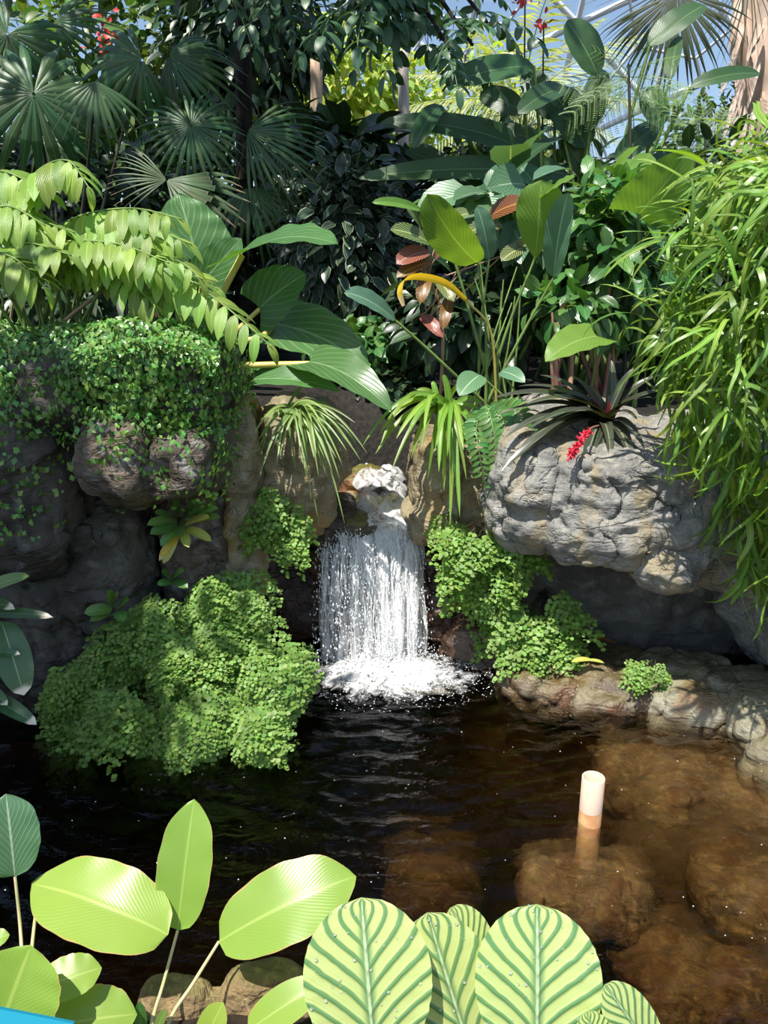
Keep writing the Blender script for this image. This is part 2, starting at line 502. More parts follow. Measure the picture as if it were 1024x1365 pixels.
def rock(name, label, blobs, mat, seed, voxel=.014, low=.05, mid=.016, crack=.018, cs=4.5, plate=.016, strata=.008, category='rock', group=None, parent=None):
    V, Fc, U = cat([superell(*b) for b in blobs])
    tmp = bpy.data.objects.new('tmp', mesh('tmp', V, Fc, None, None))
    COL.objects.link(tmp)
    md = tmp.modifiers.new('r', 'REMESH'); md.mode = 'VOXEL'; md.voxel_size = voxel
    dg = bpy.context.evaluated_depsgraph_get()
    me = bpy.data.meshes.new_from_object(tmp.evaluated_get(dg))
    bpy.data.objects.remove(tmp)
    n = len(me.vertices)
    co = np.empty(n * 3, np.float32); me.vertices.foreach_get('co', co); co = co.reshape(-1, 3).astype(float)
    for it in range(3):
        no = np.empty(n * 3, np.float32); me.vertices.foreach_get('normal', no); no = no.reshape(-1, 3).astype(float)
        if it == 0:
            d = low * fbm(co * 2.6, 3, seed)[:, None] * no
        elif it == 1:
            w = co + .05 * np.stack([fbm(co * 5, 2, seed + k) for k in (31, 37, 41)], 1)
            d1, d2, cid = worley_id(w * cs * np.array((1, 1, 1.35)), seed)
            d = ((cid - .5) * 2 * plate * smst(d2 - d1, 0, .25) - crack * (np.exp(-(fbm(w * np.array((2.0, 2.0, 3.0)), 4, seed + 50) / .05) ** 2) + .8 * np.exp(-(fbm(w * np.array((3.4, 3.4, 2.2)), 4, seed + 70) / .05) ** 2)))[:, None] * no
        else:
            st = 1 - np.abs(fbm(co * np.array((3, 3, 13)) + .4 * fbm(co * 4, 2, seed + 3)[:, None], 3, seed + 5))
            d = (mid * fbm(co * 11, 4, seed + 8) + strata * st)[:, None] * no
        co = co + d
        me.vertices.foreach_set('co', co.astype(np.float32).reshape(-1)); me.update()
    org = Vector(((co[:, 0].min() + co[:, 0].max()) / 2, (co[:, 1].min() + co[:, 1].max()) / 2, co[:, 2].min()))
    me.vertices.foreach_set('co', (co - np.array(org)).astype(np.float32).reshape(-1)); me.update()
    me.polygons.foreach_set('use_smooth', np.ones(len(me.polygons), bool))
    me.materials.clear(); me.materials.append(mat); me.name = name
    o = link(name, me, None, Matrix.Translation(org))
    tag(o, label, category, group)
    ROCKS[label] = o
    return o
R_ = {}
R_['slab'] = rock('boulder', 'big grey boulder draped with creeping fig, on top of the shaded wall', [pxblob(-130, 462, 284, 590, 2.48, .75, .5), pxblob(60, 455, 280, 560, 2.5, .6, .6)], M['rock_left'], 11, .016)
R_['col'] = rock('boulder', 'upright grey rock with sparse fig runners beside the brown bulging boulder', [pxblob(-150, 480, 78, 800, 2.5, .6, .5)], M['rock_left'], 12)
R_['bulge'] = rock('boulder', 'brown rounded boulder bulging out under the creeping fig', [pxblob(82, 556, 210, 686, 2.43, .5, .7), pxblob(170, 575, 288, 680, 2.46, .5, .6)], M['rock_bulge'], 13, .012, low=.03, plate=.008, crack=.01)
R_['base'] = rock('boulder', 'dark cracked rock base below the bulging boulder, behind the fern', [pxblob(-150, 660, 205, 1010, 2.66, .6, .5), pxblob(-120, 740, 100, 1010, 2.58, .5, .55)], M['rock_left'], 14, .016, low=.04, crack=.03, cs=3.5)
R_['nook'] = rock('boulder', 'brown rock behind the small oval-leaved plant', [pxblob(190, 650, 320, 960, 2.78, .5, .55)], M['rock_bulge'], 15)
R_['mid1'] = rock('boulder', 'tall tan rock column beside the fig-covered wall', [pxblob(284, 532, 352, 820, 2.82, .45, .5)], M['rock_tan'], 16, .012, plate=.012)
R_['mid2'] = rock('boulder', 'tan topped rock that the grassy tuft grows on', [pxblob(335, 538, 452, 690, 2.92, .5, .55), pxblob(350, 640, 440, 730, 3.0, .4, .6)], M['rock_tan'], 17, .012)
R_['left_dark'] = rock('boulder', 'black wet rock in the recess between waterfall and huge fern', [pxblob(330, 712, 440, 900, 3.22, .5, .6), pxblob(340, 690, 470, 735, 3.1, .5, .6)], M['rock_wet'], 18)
zl = .47
R_['fall'] = rock('boulder', 'orange-brown wet rock face behind the falling water', [((.0, 3.42, .2), (.34, .24, .27), .55, (0, 0, 0)), ((-.11, 3.34, .34), (.22, .2, .075), .6, (0, 0, 0)), ((.12, 3.3, .06), (.12, .14, .17), .8, (0, 0, 0))], M['rock_fall'], 19, .012, low=.035)
R_['ledge'] = rock('ledge_rock', 'flat mossy yellow-green ledge at the lip of the waterfall', [pxblob(392, 697, 498, 722, 3.13, .30, .6)], M['rock_ledge'], 21, .009, low=.015, mid=.008, crack=.006, plate=.006, strata=.003)
R_['stream'] = rock('boulder', 'flat brown slab under the stream above the fall', [((-.03, 3.72, .39), (.27, .42, .10), .5, (.05, 0, 0)), ((-.14, 3.95, .53), (.14, .15, .09), .7, (0, 0, 0))], M['rock_fall'], 20, .014, low=.02)
R_['back'] = rock('boulder', 'brown rock closing the stream channel, darkened to stand for shade', [((.0, 4.25, .66), (.55, .28, .30), .6, (0, 0, 0))], M['rock_shade'], 22)
R_['pillar'] = rock('boulder', 'tan cracked rock pillar under the strap fern beside the waterfall', [pxblob(548, 588, 628, 738, 2.98, .5, .5), pxblob(585, 600, 695, 735, 3.0, .5, .6)], M['rock_tan'], 23, .011, plate=.015)
R_['wet1'] = rock('boulder', 'dark wet jagged rock between the falling water and the pale ferns', [pxblob(562, 738, 640, 905, 3.12, .4, .6), pxblob(610, 740, 720, 900, 3.2, .4, .6)], M['rock_wet'], 24, .012, plate=.03, cs=7)
R_['wet2'] = rock('boulder', 'low reddish-brown wet rock at the foam edge', [pxblob(592, 845, 720, 925, 2.92, .3, .7, (0, 0, -.4))], M['rock_wet'], 25, .01)
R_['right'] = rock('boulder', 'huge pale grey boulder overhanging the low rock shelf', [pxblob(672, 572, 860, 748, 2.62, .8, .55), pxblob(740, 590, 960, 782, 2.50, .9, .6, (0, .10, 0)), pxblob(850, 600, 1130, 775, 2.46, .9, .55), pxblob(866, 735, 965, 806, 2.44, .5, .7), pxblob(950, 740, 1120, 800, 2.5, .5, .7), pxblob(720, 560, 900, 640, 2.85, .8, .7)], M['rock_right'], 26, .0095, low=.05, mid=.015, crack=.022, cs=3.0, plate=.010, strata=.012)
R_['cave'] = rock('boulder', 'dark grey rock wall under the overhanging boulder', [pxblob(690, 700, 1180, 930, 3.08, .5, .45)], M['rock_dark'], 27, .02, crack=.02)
R_['shelf1'] = rock('boulder', 'low mossy brown rock shelf below the overhang', [((.80, 2.84, -.03), (.32, .24, .12), .6, (0, 0, -.3)), ((.60, 3.02, -.02), (.16, .2, .10), .7, (0, 0, 0))], M['rock_brownshelf'], 28, .011, low=.03, plate=.02)
R_['shelf2'] = rock('boulder', 'pale rounded rock beside the lone small fern', [((1.16, 2.68, .0), (.21, .2, .12), .65, (0, 0, -.15))], M['rock_shelf'], 29, .01, low=.03, plate=.015)
R_['shelf3'] = rock('boulder', 'pale rock slab at the far end of the shelf', [((1.43, 2.55, .0), (.19, .26, .12), .6, (0, 0, -.1))], M['rock_shelf'], 30, .01, low=.03)
R_['shelf4'] = rock('boulder', 'grey rock at the pool edge with water lapping over it', [((1.42, 2.24, -.06), (.17, .2, .12), .7, (0, 0, .3))], M['rock_shelf'], 31, .011)
# the banks going on beyond the picture
rock('bank_rock', 'grey boulder continuing the bank behind the ribbon plant', [((1.95, 2.75, .55), (.55, .5, .55), .55, (0, 0, .2))], M['rock_right'], 32, .025)
rock('bank_rock', 'low grey boulder closing the pool beside the shelf', [((1.95, 1.95, .05), (.38, .6, .28), .6, (0, 0, -.1))], M['rock_shelf'], 33, .022)
rock('bank_rock', 'dark boulder closing the pool beside the white-tipped plant', [((-1.95, 1.9, .15), (.45, .75, .5), .6, (0, 0, .1))], M['rock_left'], 34, .025)
# stones under water
for k, (px, py, r, zt, lab) in enumerate([
        (575, 1135, (.13, .09, .16), -.20, 'round golden stone under water in mid pool'),
        (885, 1012, (.20, .13, .12), -.05, 'golden submerged stone behind the pipe'),
        (830, 945, (.16, .10, .10), -.07, 'submerged reddish stone at the foot of the shelf'),
        (990, 1010, (.22, .16, .12), -.045, 'broad ochre stone just under water by the pool edge'),
        (782, 1150, (.17, .10, .12), -.06, 'yellow-brown submerged stone at the foot of the pipe'),
        (1015, 1130, (.16, .14, .12), -.06, 'rough orange stone under water at the pool side'),
        (930, 1245, (.20, .08, .12), -.13, 'long rusty stone under water near the pool side'),
        (905, 1310, (.09, .06, .10), -.15, 'small orange-brown stone under water behind the striped calathea')]):
    r = (r[0] * 1.15, r[1] * 1.5, r[2] * .45)
    c = PZ(px, py, zt); c.z = zt - r[2] - .075
    rock('submerged_stone', lab, [((c.x, c.y, c.z), r, .75, (0, 0, random.uniform(-.5, .5)))], M['rock_bed'], 40 + k, .011, low=.03, mid=.012, plate=.012, category='stone')
R_['edge'] = rock('edging_rock', 'sunlit mossy rock edging the pool behind the foreground leaves', [pxblob(165, 1334, 300, 1450, 1.21, .10, .7), pxblob(270, 1326, 425, 1450, 1.21, .11, .7)], M['rock_edge'], 60, .006, low=.012, mid=.010, crack=.006, plate=.006, strata=.003)

# ================================================================== water
m, nt = newmat('pool_water')
co = nd(nt, 'TexCoord').outputs['Object']
n1 = noise(nt, 16.0, 3, nd(nt, 'Mapping', {'Vector': co, 'Scale': (.7, 1.5, 1)}).outputs[0], .8)
n2 = noise(nt, 55.0, 2, co, .5)
hh = math_(nt, 'ADD', n1, math_(nt, 'MULTIPLY', n2, .25))
bp = nd(nt, 'Bump', {'Strength': .5, 'Distance': .02, 'Height': hh}).outputs[0]
gl = nd(nt, 'BsdfGlossy', {'Color': (1, 1, 1, 1), 'Roughness': .03, 'Normal': bp})
tr = nd(nt, 'BsdfTransparent', {'Color': (.97, .95, .9, 1)})
rf = nd(nt, 'BsdfRefraction', {'Color': (.97, .95, .9, 1), 'IOR': 1.33, 'Roughness': .02, 'Normal': bp})
tr = nd(nt, 'MixShader', {0: .42, 1: tr.outputs[0], 2: rf.outputs[0]})
fr = nd(nt, 'Fresnel', {'IOR': 1.33, 'Normal': bp}).outputs[0]
mx = nd(nt, 'MixShader', {0: fr, 1: tr.outputs[0], 2: gl.outputs[0]})
va = nd(nt, 'VolumeAbsorption', {'Color': (.70, .62, .45, 1), 'Density': 7.5})
out(nt, mx.outputs[0], va.outputs[0])
M['water'] = m
SRC = np.array((.0, 3.0))
nx, ny = 300, 170
xs = np.linspace(-2.5, 2.5, nx); ys = np.linspace(1.2, 3.45, ny)
X, Y = np.meshgrid(xs, ys); X = X.ravel(); Y = Y.ravel()
r = np.hypot((X - SRC[0]) * .8, Y - SRC[1])
wob = fbm(np.stack([X * 3, Y * 3, X * 0], 1), 3, 5)
Z = .011 * np.exp(-r * .95) * np.sin(r * 62 + 4 * wob) + .012 * np.exp(-r * .8) * fbm(np.stack([X * 9, Y * 16, X * 0], 1), 3, 6) + .0014 * fbm(np.stack([X * 7, Y * 12, X * 0], 1), 2, 8)
V = np.stack([X, Y, Z], 1)
top = grid_faces(ny, nx)[:, ::1]
ring = list(range(nx)) + [(j + 1) * nx - 1 for j in range(1, ny)] + [(ny - 1) * nx + i for i in range(nx - 2, -1, -1)] + [j * nx for j in range(ny - 2, 0, -1)]
nb = len(V)
VB = V[ring].copy(); VB[:, 2] = -.95
faces = [tuple(f) for f in top.tolist()]
k = len(ring)
faces += [(ring[(i + 1) % k], ring[i], nb + i, nb + (i + 1) % k) for i in range(k)]
faces.append(tuple(nb + i for i in range(k))[::-1])
pool = obj('pool_water', np.vstack([V, VB]), faces, M['water'], origin=Vector((0, 2.3, -.95)))
tag(pool, 'dark rippled brown water of the pool', 'water', kind='stuff')

def watermat(name, sx, lo, hi, alpha=1.0, white=.9):
    m, nt = newmat(name)
    uv = nd(nt, 'UVMap').outputs[0]
    n = noise(nt, 1.0, 6, nd(nt, 'Mapping', {'Vector': uv, 'Scale': sx}).outputs[0], 1.1, .68)
    mk = math_(nt, 'MULTIPLY', smooth(nt, n, lo, hi), alpha)
    d = nd(nt, 'BsdfPrincipled', {'Base Color': (white, white, white, 1), 'Roughness': .25, 'Specular IOR Level': .6})
    t2 = nd(nt, 'BsdfTranslucent', {'Color': (white, white, white, 1)})
    d2 = nd(nt, 'MixShader', {0: .4, 1: d.outputs[0], 2: t2.outputs[0]})
    g = nd(nt, 'BsdfGlossy', {'Roughness': .08})
    t = nd(nt, 'BsdfTransparent')
    a = nd(nt, 'MixShader', {0: .06, 1: t.outputs[0], 2: g.outputs[0]})
    b = nd(nt, 'MixShader', {0: mk, 1: a.outputs[0], 2: d2.outputs[0]})
    out(nt, b.outputs[0])
    return m
M['sheet'] = watermat('falling_water', (15, 2.2, 1), .36, .60, .92, .98)
M['sheet2'] = watermat('rushing_water', (5, 6, 1), .34, .60, .92, .95)
m, nt = newmat('foam')     # torn white froth that thins out towards its rim
co = nd(nt, 'TexCoord').outputs['Object']
rad = nd(nt, 'VectorMath', {0: nd(nt, 'Mapping', {'Vector': co, 'Scale': (1 / .42, 1 / .26, 0)}).outputs[0]}, operation='LENGTH').outputs['Value']
fn = noise(nt, 20.0, 6, co, 1.0, .68)
cov = math_(nt, 'SUBTRACT', math_(nt, 'ADD', fn, .22), math_(nt, 'MULTIPLY', math_(nt, 'POWER', rad, 2.0), .42))
fm = math_(nt, 'MULTIPLY', smooth(nt, cov, .38, .72), .9)
d = nd(nt, 'BsdfPrincipled', {'Base Color': (.58, .585, .59, 1), 'Roughness': .5})
nt.links.new(nd(nt, 'Bump', {'Strength': .6, 'Distance': .01, 'Height': noise(nt, 70.0, 4, co)}).outputs[0], d.inputs['Normal'])
out(nt, nd(nt, 'MixShader', {0: fm, 1: nd(nt, 'BsdfTransparent').outputs[0], 2: d.outputs[0]}).outputs[0])
M['foam'] = m
m, nt = newmat('water_drop')
d = nd(nt, 'BsdfPrincipled', {'Base Color': (.93, .95, .96, 1), 'Roughness': .12, 'Specular IOR Level': .8})
t2 = nd(nt, 'BsdfTranslucent', {'Color': (.93, .95, .96, 1)})
out(nt, nd(nt, 'MixShader', {0: .35, 1: d.outputs[0], 2: t2.outputs[0]}).outputs[0])
M['drop'] = m

fall = thing('waterfall', 'small white waterfall pouring over the mossy ledge into the pool', 'waterfall', (0, 3.0, 0))
lipL, lipR = P(432, 715, 3.10).x, P(556, 715, 3.10).x
def lip(s):          # s 0..1 along the lip, returns start point of the fall
    x = lipL + (lipR - lipL) * s
    return x, 3.10 + .10 * s ** 2 - .02 * math.sin(s * 9), .475 + .02 * math.sin(s * 7) + .05 * max(0, s - .55)
def fall_pt(s, t, out_=.16, jit=0):
    x, y, z = lip(s)
    return np.array((x + (s - .45) * .05 * t + jit * t * .02, y + .16 - (out_ + .16) * t ** .55, (z + .045) * (1 - t ** 1.9)))
for k, (s0, s1, o, nt_) in enumerate([(.0, .46, .10, 20), (.34, .8, .15, 20), (.55, 1.04, .19, 20), (.62, 1.0, .13, 20)]):
    S = np.linspace(s0, s1, 26); T = np.linspace(0, 1, 22)
    V = np.array([fall_pt(s, t, o + .03 * math.sin(s * 40 + k)) + np.array((.006 * math.sin(t * 14 + s * 50), 0, 0)) for t in T for s in S])
    uu, vv = np.meshgrid(S + k * 1.7, T)
    obj('water_sheet', V, grid_faces(22, 26), M['sheet'], fall, np.stack([uu.ravel(), vv.ravel()], 1))
for k in range(120):
    s = random.random() ** .75
    t0 = random.uniform(0, .35); t1 = min(1, t0 + random.uniform(.25, .9))
    o = random.uniform(.06, .24) * (.6 + .5 * s)
    j = random.uniform(-1, 1); ph = random.random() * 6
    pts = [fall_pt(s, t, o, j) + np.array((.005 * math.sin(t * 22 + ph), .004 * math.cos(t * 17 + ph), 0)) for t in np.linspace(t0, t1, 12)]
    rr = random.uniform(.0012, .0035) * np.abs(np.sin(np.linspace(.15, 3.0, 12))) * (1 + .5 * np.sin(np.arange(12) * 2.1 + ph))
    V, Fc, U = tube(pts, rr + .0005, n=5)
    obj('water_strand', V, Fc, M['drop'], fall, U)
octV = np.array([(1, 0, 0), (-1, 0, 0), (0, 1, 0), (0, -1, 0), (0, 0, 1), (0, 0, -1)], float)
octF = np.array([(0, 2, 4), (2, 1, 4), (1, 3, 4), (3, 0, 4), (2, 0, 5), (1, 2, 5), (3, 1, 5), (0, 3, 5)])
OCT = (octV, octF, np.zeros((6, 2)))
def drops(n, fn):
    return many(OCT, [Matrix.Translation(Vector(p)) @ Matrix.Diagonal((r, r, r * st, 1)) for p, r, st in (fn() for _ in range(n))])
def d_fall():
    s = random.uniform(-.03, 1.06); t = random.random() ** .8
    p = fall_pt(s, t, random.uniform(.05, .3), random.uniform(-2, 2)) + rng.normal(0, .008, 3)
    return p, random.uniform(.001, .0036), random.uniform(1, 3.5)
V, Fc, U = drops(3600, d_fall)
tag(obj('falling_drops', V, Fc, M['drop'], fall, U), kind='stuff')
def d_splash():
    a = random.random() * 6.28; q = random.random() ** 1.5
    return np.array((.03 + .24 * q * math.cos(a), 2.93 + .12 * q * math.sin(a), .02 + random.random() ** 2.5 * .22 * (1 - q))), random.uniform(.001, .0035), 1.0
V, Fc, U = drops(1500, d_splash)
tag(obj('splash_drops', V, Fc, M['drop'], fall, U), kind='stuff')
# the stream sliding down to the lip
S = np.linspace(0, 1, 30); T = np.linspace(0, 1, 40)
V = []
for t in T:
    y = 4.02 - .86 * t
    xa = -.15 + .06 * t; xb = .11 + .13 * t ** 2 - .04 * math.sin(t * 3)
    for s in S:
        V.append((xa + (xb - xa) * s + .025 * math.sin(t * 17 + 5 * s) * (1 - s) - .02 * math.sin(t * 23) * s, y, .63 - .06 * t - .03 * smst(np.array(t), .75, 1.0)))
V = np.array(V); V[:, 2] += .018 * fbm(V * np.array((14, 14, 1)), 4, 77) - .05 * np.abs(np.tile(S, 40) * 2 - 1) ** 6
uu, vv = np.meshgrid(S, T)
obj('stream_surface', V, grid_faces(40, 30), M['sheet2'], fall, np.stack([uu.ravel(), vv.ravel()], 1))
# foam
A = np.linspace(0, 2 * np.pi, 90, endpoint=False); Rr = np.linspace(0.02, 1, 34)
V = []; U = []
for q in Rr:
    for a in A:
        w = 1 + .16 * math.sin(3 * a + 1) + .10 * math.sin(7 * a)
        x = .02 + .40 * q * w * math.cos(a); y = 2.86 + .24 * q * w * math.sin(a)
        V.append((x, y, .012)); U.append((x * 16, y * 16 + 4))
V = np.array(V); q = np.repeat(Rr, 90)
V[:, 2] += (1 - q) * .022 + .016 * (1 - q ** 2) * fbm(V * np.array((22, 22, 1)), 3, 55) - .012 * q ** 3
i = np.arange(33)[:, None] * 90; j = np.arange(90)[None]; j2 = (j + 1) % 90
Fc = np.stack([i + j, i + j2, i + 90 + j2, i + 90 + j], -1).reshape(-1, 4)
foam = thing('foam', 'white churning foam where the waterfall meets the pool', 'foam', (0.02, 2.86, 0), kind='stuff')
obj('foam_patch', V, Fc, M['foam'], foam, np.array(U))
def d_foam():
    a = random.random() * 6.28; q = random.random() ** .6
    return np.array((.02 + .46 * q * math.cos(a), 2.84 + .3 * q * math.sin(a), .014 + (1 - q) * .02)), random.uniform(.0015, .006) * (1.15 - q * .7), .7
V, Fc, U = drops(1100, d_foam)
tag(obj('bubbles', V, Fc, M['drop'], foam, U), kind='stuff')
def d_pool():
    y = random.uniform(1.45, 2.75); x = random.uniform(-1.2, 1.4)
    return np.array((x, y, .004)), random.uniform(.001, .0028), .6
V, Fc, U = drops(150, d_pool)
tag(obj('floating_bubbles', V, Fc, M['drop'], foam, U), kind='stuff')

# ================================================================== pipe in the pool
M['pipe'] = plainmat('pale_pipe', (.72, .55, .42), .5, (.66, .49, .37), 6)
M['pipe_rust'] = plainmat('stained_pipe', (.42, .20, .09), .6, (.50, .33, .15), 22, .3)
pb = PZ(786, 1096, 0.0); pt = P(793, 1036, pb.y)
pipe = thing('standpipe', 'open pale plastic pipe standing in the pool', 'pipe', (pb.x, pb.y, -.35))
ax = Vector((0.006, 0, 1)).normalized()
def ringtube(z0, z1, R, Rin, mat, name, lab=None):
    V = []; n = 32; prof_ = [(R, z0), (R, z1 - .002), (R - .001, z1), (Rin + .001, z1), (Rin, z1 - .002), (Rin, z0)]
    for rr, z in prof_:
        for k in range(n):
            a = k / n * 6.2832
            V.append((pb.x + rr * math.cos(a) + ax.x * (z - pb.z), pb.y + rr * math.sin(a), z))
    Fc = [(i * n + j, i * n + (j + 1) % n, (i + 1) * n + (j + 1) % n, (i + 1) * n + j) for i in range(5) for j in range(n)]
    o = obj(name, V, np.array(Fc), mat, pipe)
    if lab: o['label'] = lab
    return o
ringtube(pb.z + .045, pt.z, .0325, .0285, M['pipe'], 'pipe_end', 'clean pale upper end of the pipe')
ringtube(-.35, pb.z + .047, .0322, .0285, M['pipe_rust'], 'pipe_shaft', 'rust-stained wet part of the pipe')

# ================================================================== dome of the glasshouse
M['strut'] = plainmat('white_metal', (.78, .79, .80), .45, (.70, .71, .73), 3)
m, nt = newmat('dome_glass')
g = nd(nt, 'BsdfGlossy', {'Roughness': .05}); t = nd(nt, 'BsdfTransparent', {'Color': (.95, .97, .98, 1)})
haze = nd(nt, 'BsdfDiffuse', {'Color': (.8, .82, .84, 1)})     # pale haze mixed into the glazing to whiten the sky behind
t = nd(nt, 'MixShader', {0: .22, 1: t.outputs[0], 2: haze.outputs[0]})
out(nt, nd(nt, 'MixShader', {0: .05, 1: t.outputs[0], 2: g.outputs[0]}).outputs[0])
M['glass'] = m
bm = bmesh.new()
bmesh.ops.create_icosphere(bm, subdivisions=4, radius=1.0)
from mathutils import Euler
DR, DC = 23.0, Vector((0, 5, -3.5))
ROT = Euler((.3, .5, .2)).to_matrix()
for v_ in bm.verts: v_.co = DC + ROT @ v_.co * DR
def in_patch(p):
    d = p - CAM
    az = math.atan2(d.x, d.y); el = math.atan2(d.z, math.hypot(d.x, d.y))
    return abs(az) < .75 and -.12 < el < .62
dome = thing('dome_roof', 'white lattice glass dome above the plants', 'roof', (0, DC.y + DR - 2, 0), kind='structure')
rest_s = []; rest_p = []; npan = 0
def show(p):
    d = p - CAM
    if d.dot(FW) <= 0: return False
    x = CX + F * d.x / d.dot(FW); y = CY - F * d.dot(UPV) / d.dot(FW)
    return -20 < y < 190 and (640 < x < 960 or 30 < x < 190)
for e in bm.edges:
    a, b = e.verts[0].co, e.verts[1].co
    if in_patch(a) and in_patch(b):
        tpl = tube([a, b], .085, n=6)
        if show(a) or show(b) or show((a + b) / 2): obj('strut', *tpl[:2], M['strut'], dome)
        else: rest_s.append(tpl)
        ca = DC + (a - DC) * .955
        tpl = tube([a, ca], .035, n=5)
for f in bm.faces:
    vs = [v_.co for v_ in f.verts]
    if all(in_patch(p) for p in vs):
        c = sum(vs, Vector()) / 3
        arr = np.array([list(p) for p in vs])
        if show(c):
            obj('pane', arr, np.array([(0, 1, 2)]), M['glass'], dome, smooth=False)
        else: rest_p.append((arr, np.array([(0, 1, 2)]), np.zeros((3, 2))))
        # inner layer of the space frame: a node under each pane, tied to the neighbours
nodes = {f.index: DC + (f.calc_center_median() - DC) * .962 for f in bm.faces}
for e in bm.edges:
    if len(e.link_faces) == 2:
        a, b = (nodes[f.index] for f in e.link_faces)
        if in_patch(a) and in_patch(b):
            tpl = tube([a, b], .04, n=5)
            if show((a + b) / 2): obj('inner_strut', *tpl[:2], M['strut'], dome)
            else: rest_s.append(tpl)
bm.free()
V, Fc, U = cat(rest_s); tag(obj('far_strut_lattice', V, Fc, M['strut'], dome), kind='stuff')
V, Fc, U = cat(rest_p); tag(obj('far_glazing', V, Fc, M['glass'], dome, smooth=False), kind='stuff')

# ================================================================== plant materials
G = {}
G['maiden'] = leafmat('maidenhair_leaf', (.17, .295, .055), mid=0, trans=.35, rough=.55, vv=.3, hv=.02, mott=.1)
G['fig'] = leafmat('fig_leaf', (.11, .24, .045), mid=.12, trans=.2, rough=.32, vv=.5, hv=.035)
G['fan'] = leafmat('fan_palm_leaf', (.045, .105, .035), mid=.12, vs=.2, trans=.25, rough=.42, vv=.25, tint=(1.4, 1.6, .5))
G['fan_dry'] = leafmat('fan_palm_drying_leaf', (.085, .13, .055), mid=.12, trans=.25, rough=.5, vv=.2, tipc=(.33, .24, .15))
G['fan_pale'] = leafmat('hanging_fan_leaf', (.05, .065, .03), mid=.15, trans=.2, rough=.5, vv=.2)
G['pinnate'] = leafmat('pinnate_leaflet', (.24, .38, .07), freq=9, vk=.5, vs=.15, mid=.07, trans=.4, rough=.4, vv=.3, hv=.02)
G['alocasia'] = leafmat('alocasia_leaf', (.075, .185, .05), vein=(.26, .38, .18), freq=6, vk=.7, vs=.4, sharp=14, mid=.05, trans=.28, rough=.36, vv=.15, hv=.01, tint=(1.6, 1.8, .4))
G['helic'] = leafmat('heliconia_leaf', (.035, .09, .03), vein=(.17, .26, .10), freq=26, vk=.35, vs=.12, mid=.045, trans=.25, rough=.34, vv=.2, hv=.015, tint=(1.5, 1.9, .4))
G['blue'] = leafmat('bluish_broad_leaf', (.085, .19, .10), vein=(.36, .48, .33), freq=10, vk=.5, vs=.22, sharp=8, mid=.06, trans=.25, rough=.36, vv=.2)
G['anth'] = leafmat('lily_leaf', (.15, .30, .045), vein=(.28, .42, .12), freq=13, vk=.45, vs=.3, sharp=7, mid=.06, trans=.45, rough=.36, vv=.12, hv=.012)
G['yellow'] = leafmat('yellow_dying_leaf', (.75, .50, .03), vein=(.7, .6, .2), mid=.1, trans=.4, rough=.5, vv=.05, hv=.005, tipc=(.75, .55, .32), tint=(1.3, 1.2, .5))
G['glossy'] = leafmat('glossy_shrub_leaf', (.065, .16, .04), freq=7, vk=.5, vs=.2, sharp=6, mid=.07, trans=.25, rough=.26, vv=.4, hv=.03)
G['darkshrub'] = leafmat('dark_variegated_leaf', (.045, .08, .045), freq=0, mid=.08, trans=.15, rough=.28, vv=.45, hv=.03, edgec=(.30, .34, .24), edge=.86)
G['croton'] = leafmat('croton_leaf', (.05, .09, .03), vein=(.55, .58, .20), freq=11, vk=.4, vs=.9, sharp=10, mid=.08, trans=.2, rough=.28, vv=.15)
G['croton_red'] = leafmat('croton_red_leaf', (.24, .035, .04), vein=(.55, .25, .22), freq=11, vk=.4, vs=.7, sharp=8, mid=.08, trans=.2, rough=.28, vv=.15, tint=(1.3, .8, .6))
G['croton_orange'] = leafmat('croton_orange_leaf', (.10, .045, .02), vein=(.55, .30, .04), freq=11, vk=.4, vs=.8, sharp=8, mid=.08, trans=.2, rough=.28, vv=.2, tint=(1.3, .9, .5))
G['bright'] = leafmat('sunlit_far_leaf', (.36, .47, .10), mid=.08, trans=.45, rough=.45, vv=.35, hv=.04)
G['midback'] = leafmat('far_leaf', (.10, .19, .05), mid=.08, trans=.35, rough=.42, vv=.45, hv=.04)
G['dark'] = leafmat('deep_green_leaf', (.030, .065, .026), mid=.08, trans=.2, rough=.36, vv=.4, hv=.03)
G['tree'] = leafmat('compound_tree_leaflet', (.055, .13, .055), mid=.07, trans=.25, rough=.40, vv=.25, hv=.02)
G['mimosa'] = leafmat('feathery_leaflet', (.20, .32, .10), mid=0, trans=.4, rough=.5, vv=.25)
G['mimosa_b'] = leafmat('bluish_feathery_leaflet', (.22, .30, .20), mid=0, trans=.35, rough=.5, vv=.25)
G['feather'] = leafmat('pale_palm_leaflet', (.40, .46, .24), mid=0, trans=.4, rough=.5, vv=.25)
G['ribbon'] = leafmat('ribbon_leaf', (.17, .30, .045), mid=.12, trans=.38, rough=.34, vv=.4, hv=.025)
G['strap'] = leafmat('strap_fern_leaf', (.20, .34, .05), mid=.10, trans=.42, rough=.36, vv=.3, hv=.02)
G['grass'] = leafmat('grassy_leaf', (.20, .30, .09), mid=.15, trans=.35, rough=.4, vv=.3, hv=.02)
G['sword'] = leafmat('sword_fern_leaflet', (.08, .20, .04), mid=.1, trans=.3, rough=.4, vv=.25)
G['brom'] = leafmat('bromeliad_leaf', (.05, .055, .035), vein=(.16, .19, .12), mid=.2, trans=.12, rough=.28, vv=.35, hv=.04)
G['brom_red'] = leafmat('bromeliad_pink_leaf', (.5, .06, .12), mid=.1, trans=.3, rough=.35, vv=.2, tint=(1.3, .8, .8))
G['oval'] = leafmat('oval_small_leaf', (.11, .22, .05), freq=0, mid=.06, trans=.3, rough=.35, vv=.35, hv=.03)
G['oval_y'] = leafmat('yellow_green_small_leaf', (.45, .47, .10), freq=0, mid=.06, trans=.3, rough=.4, vv=.2)
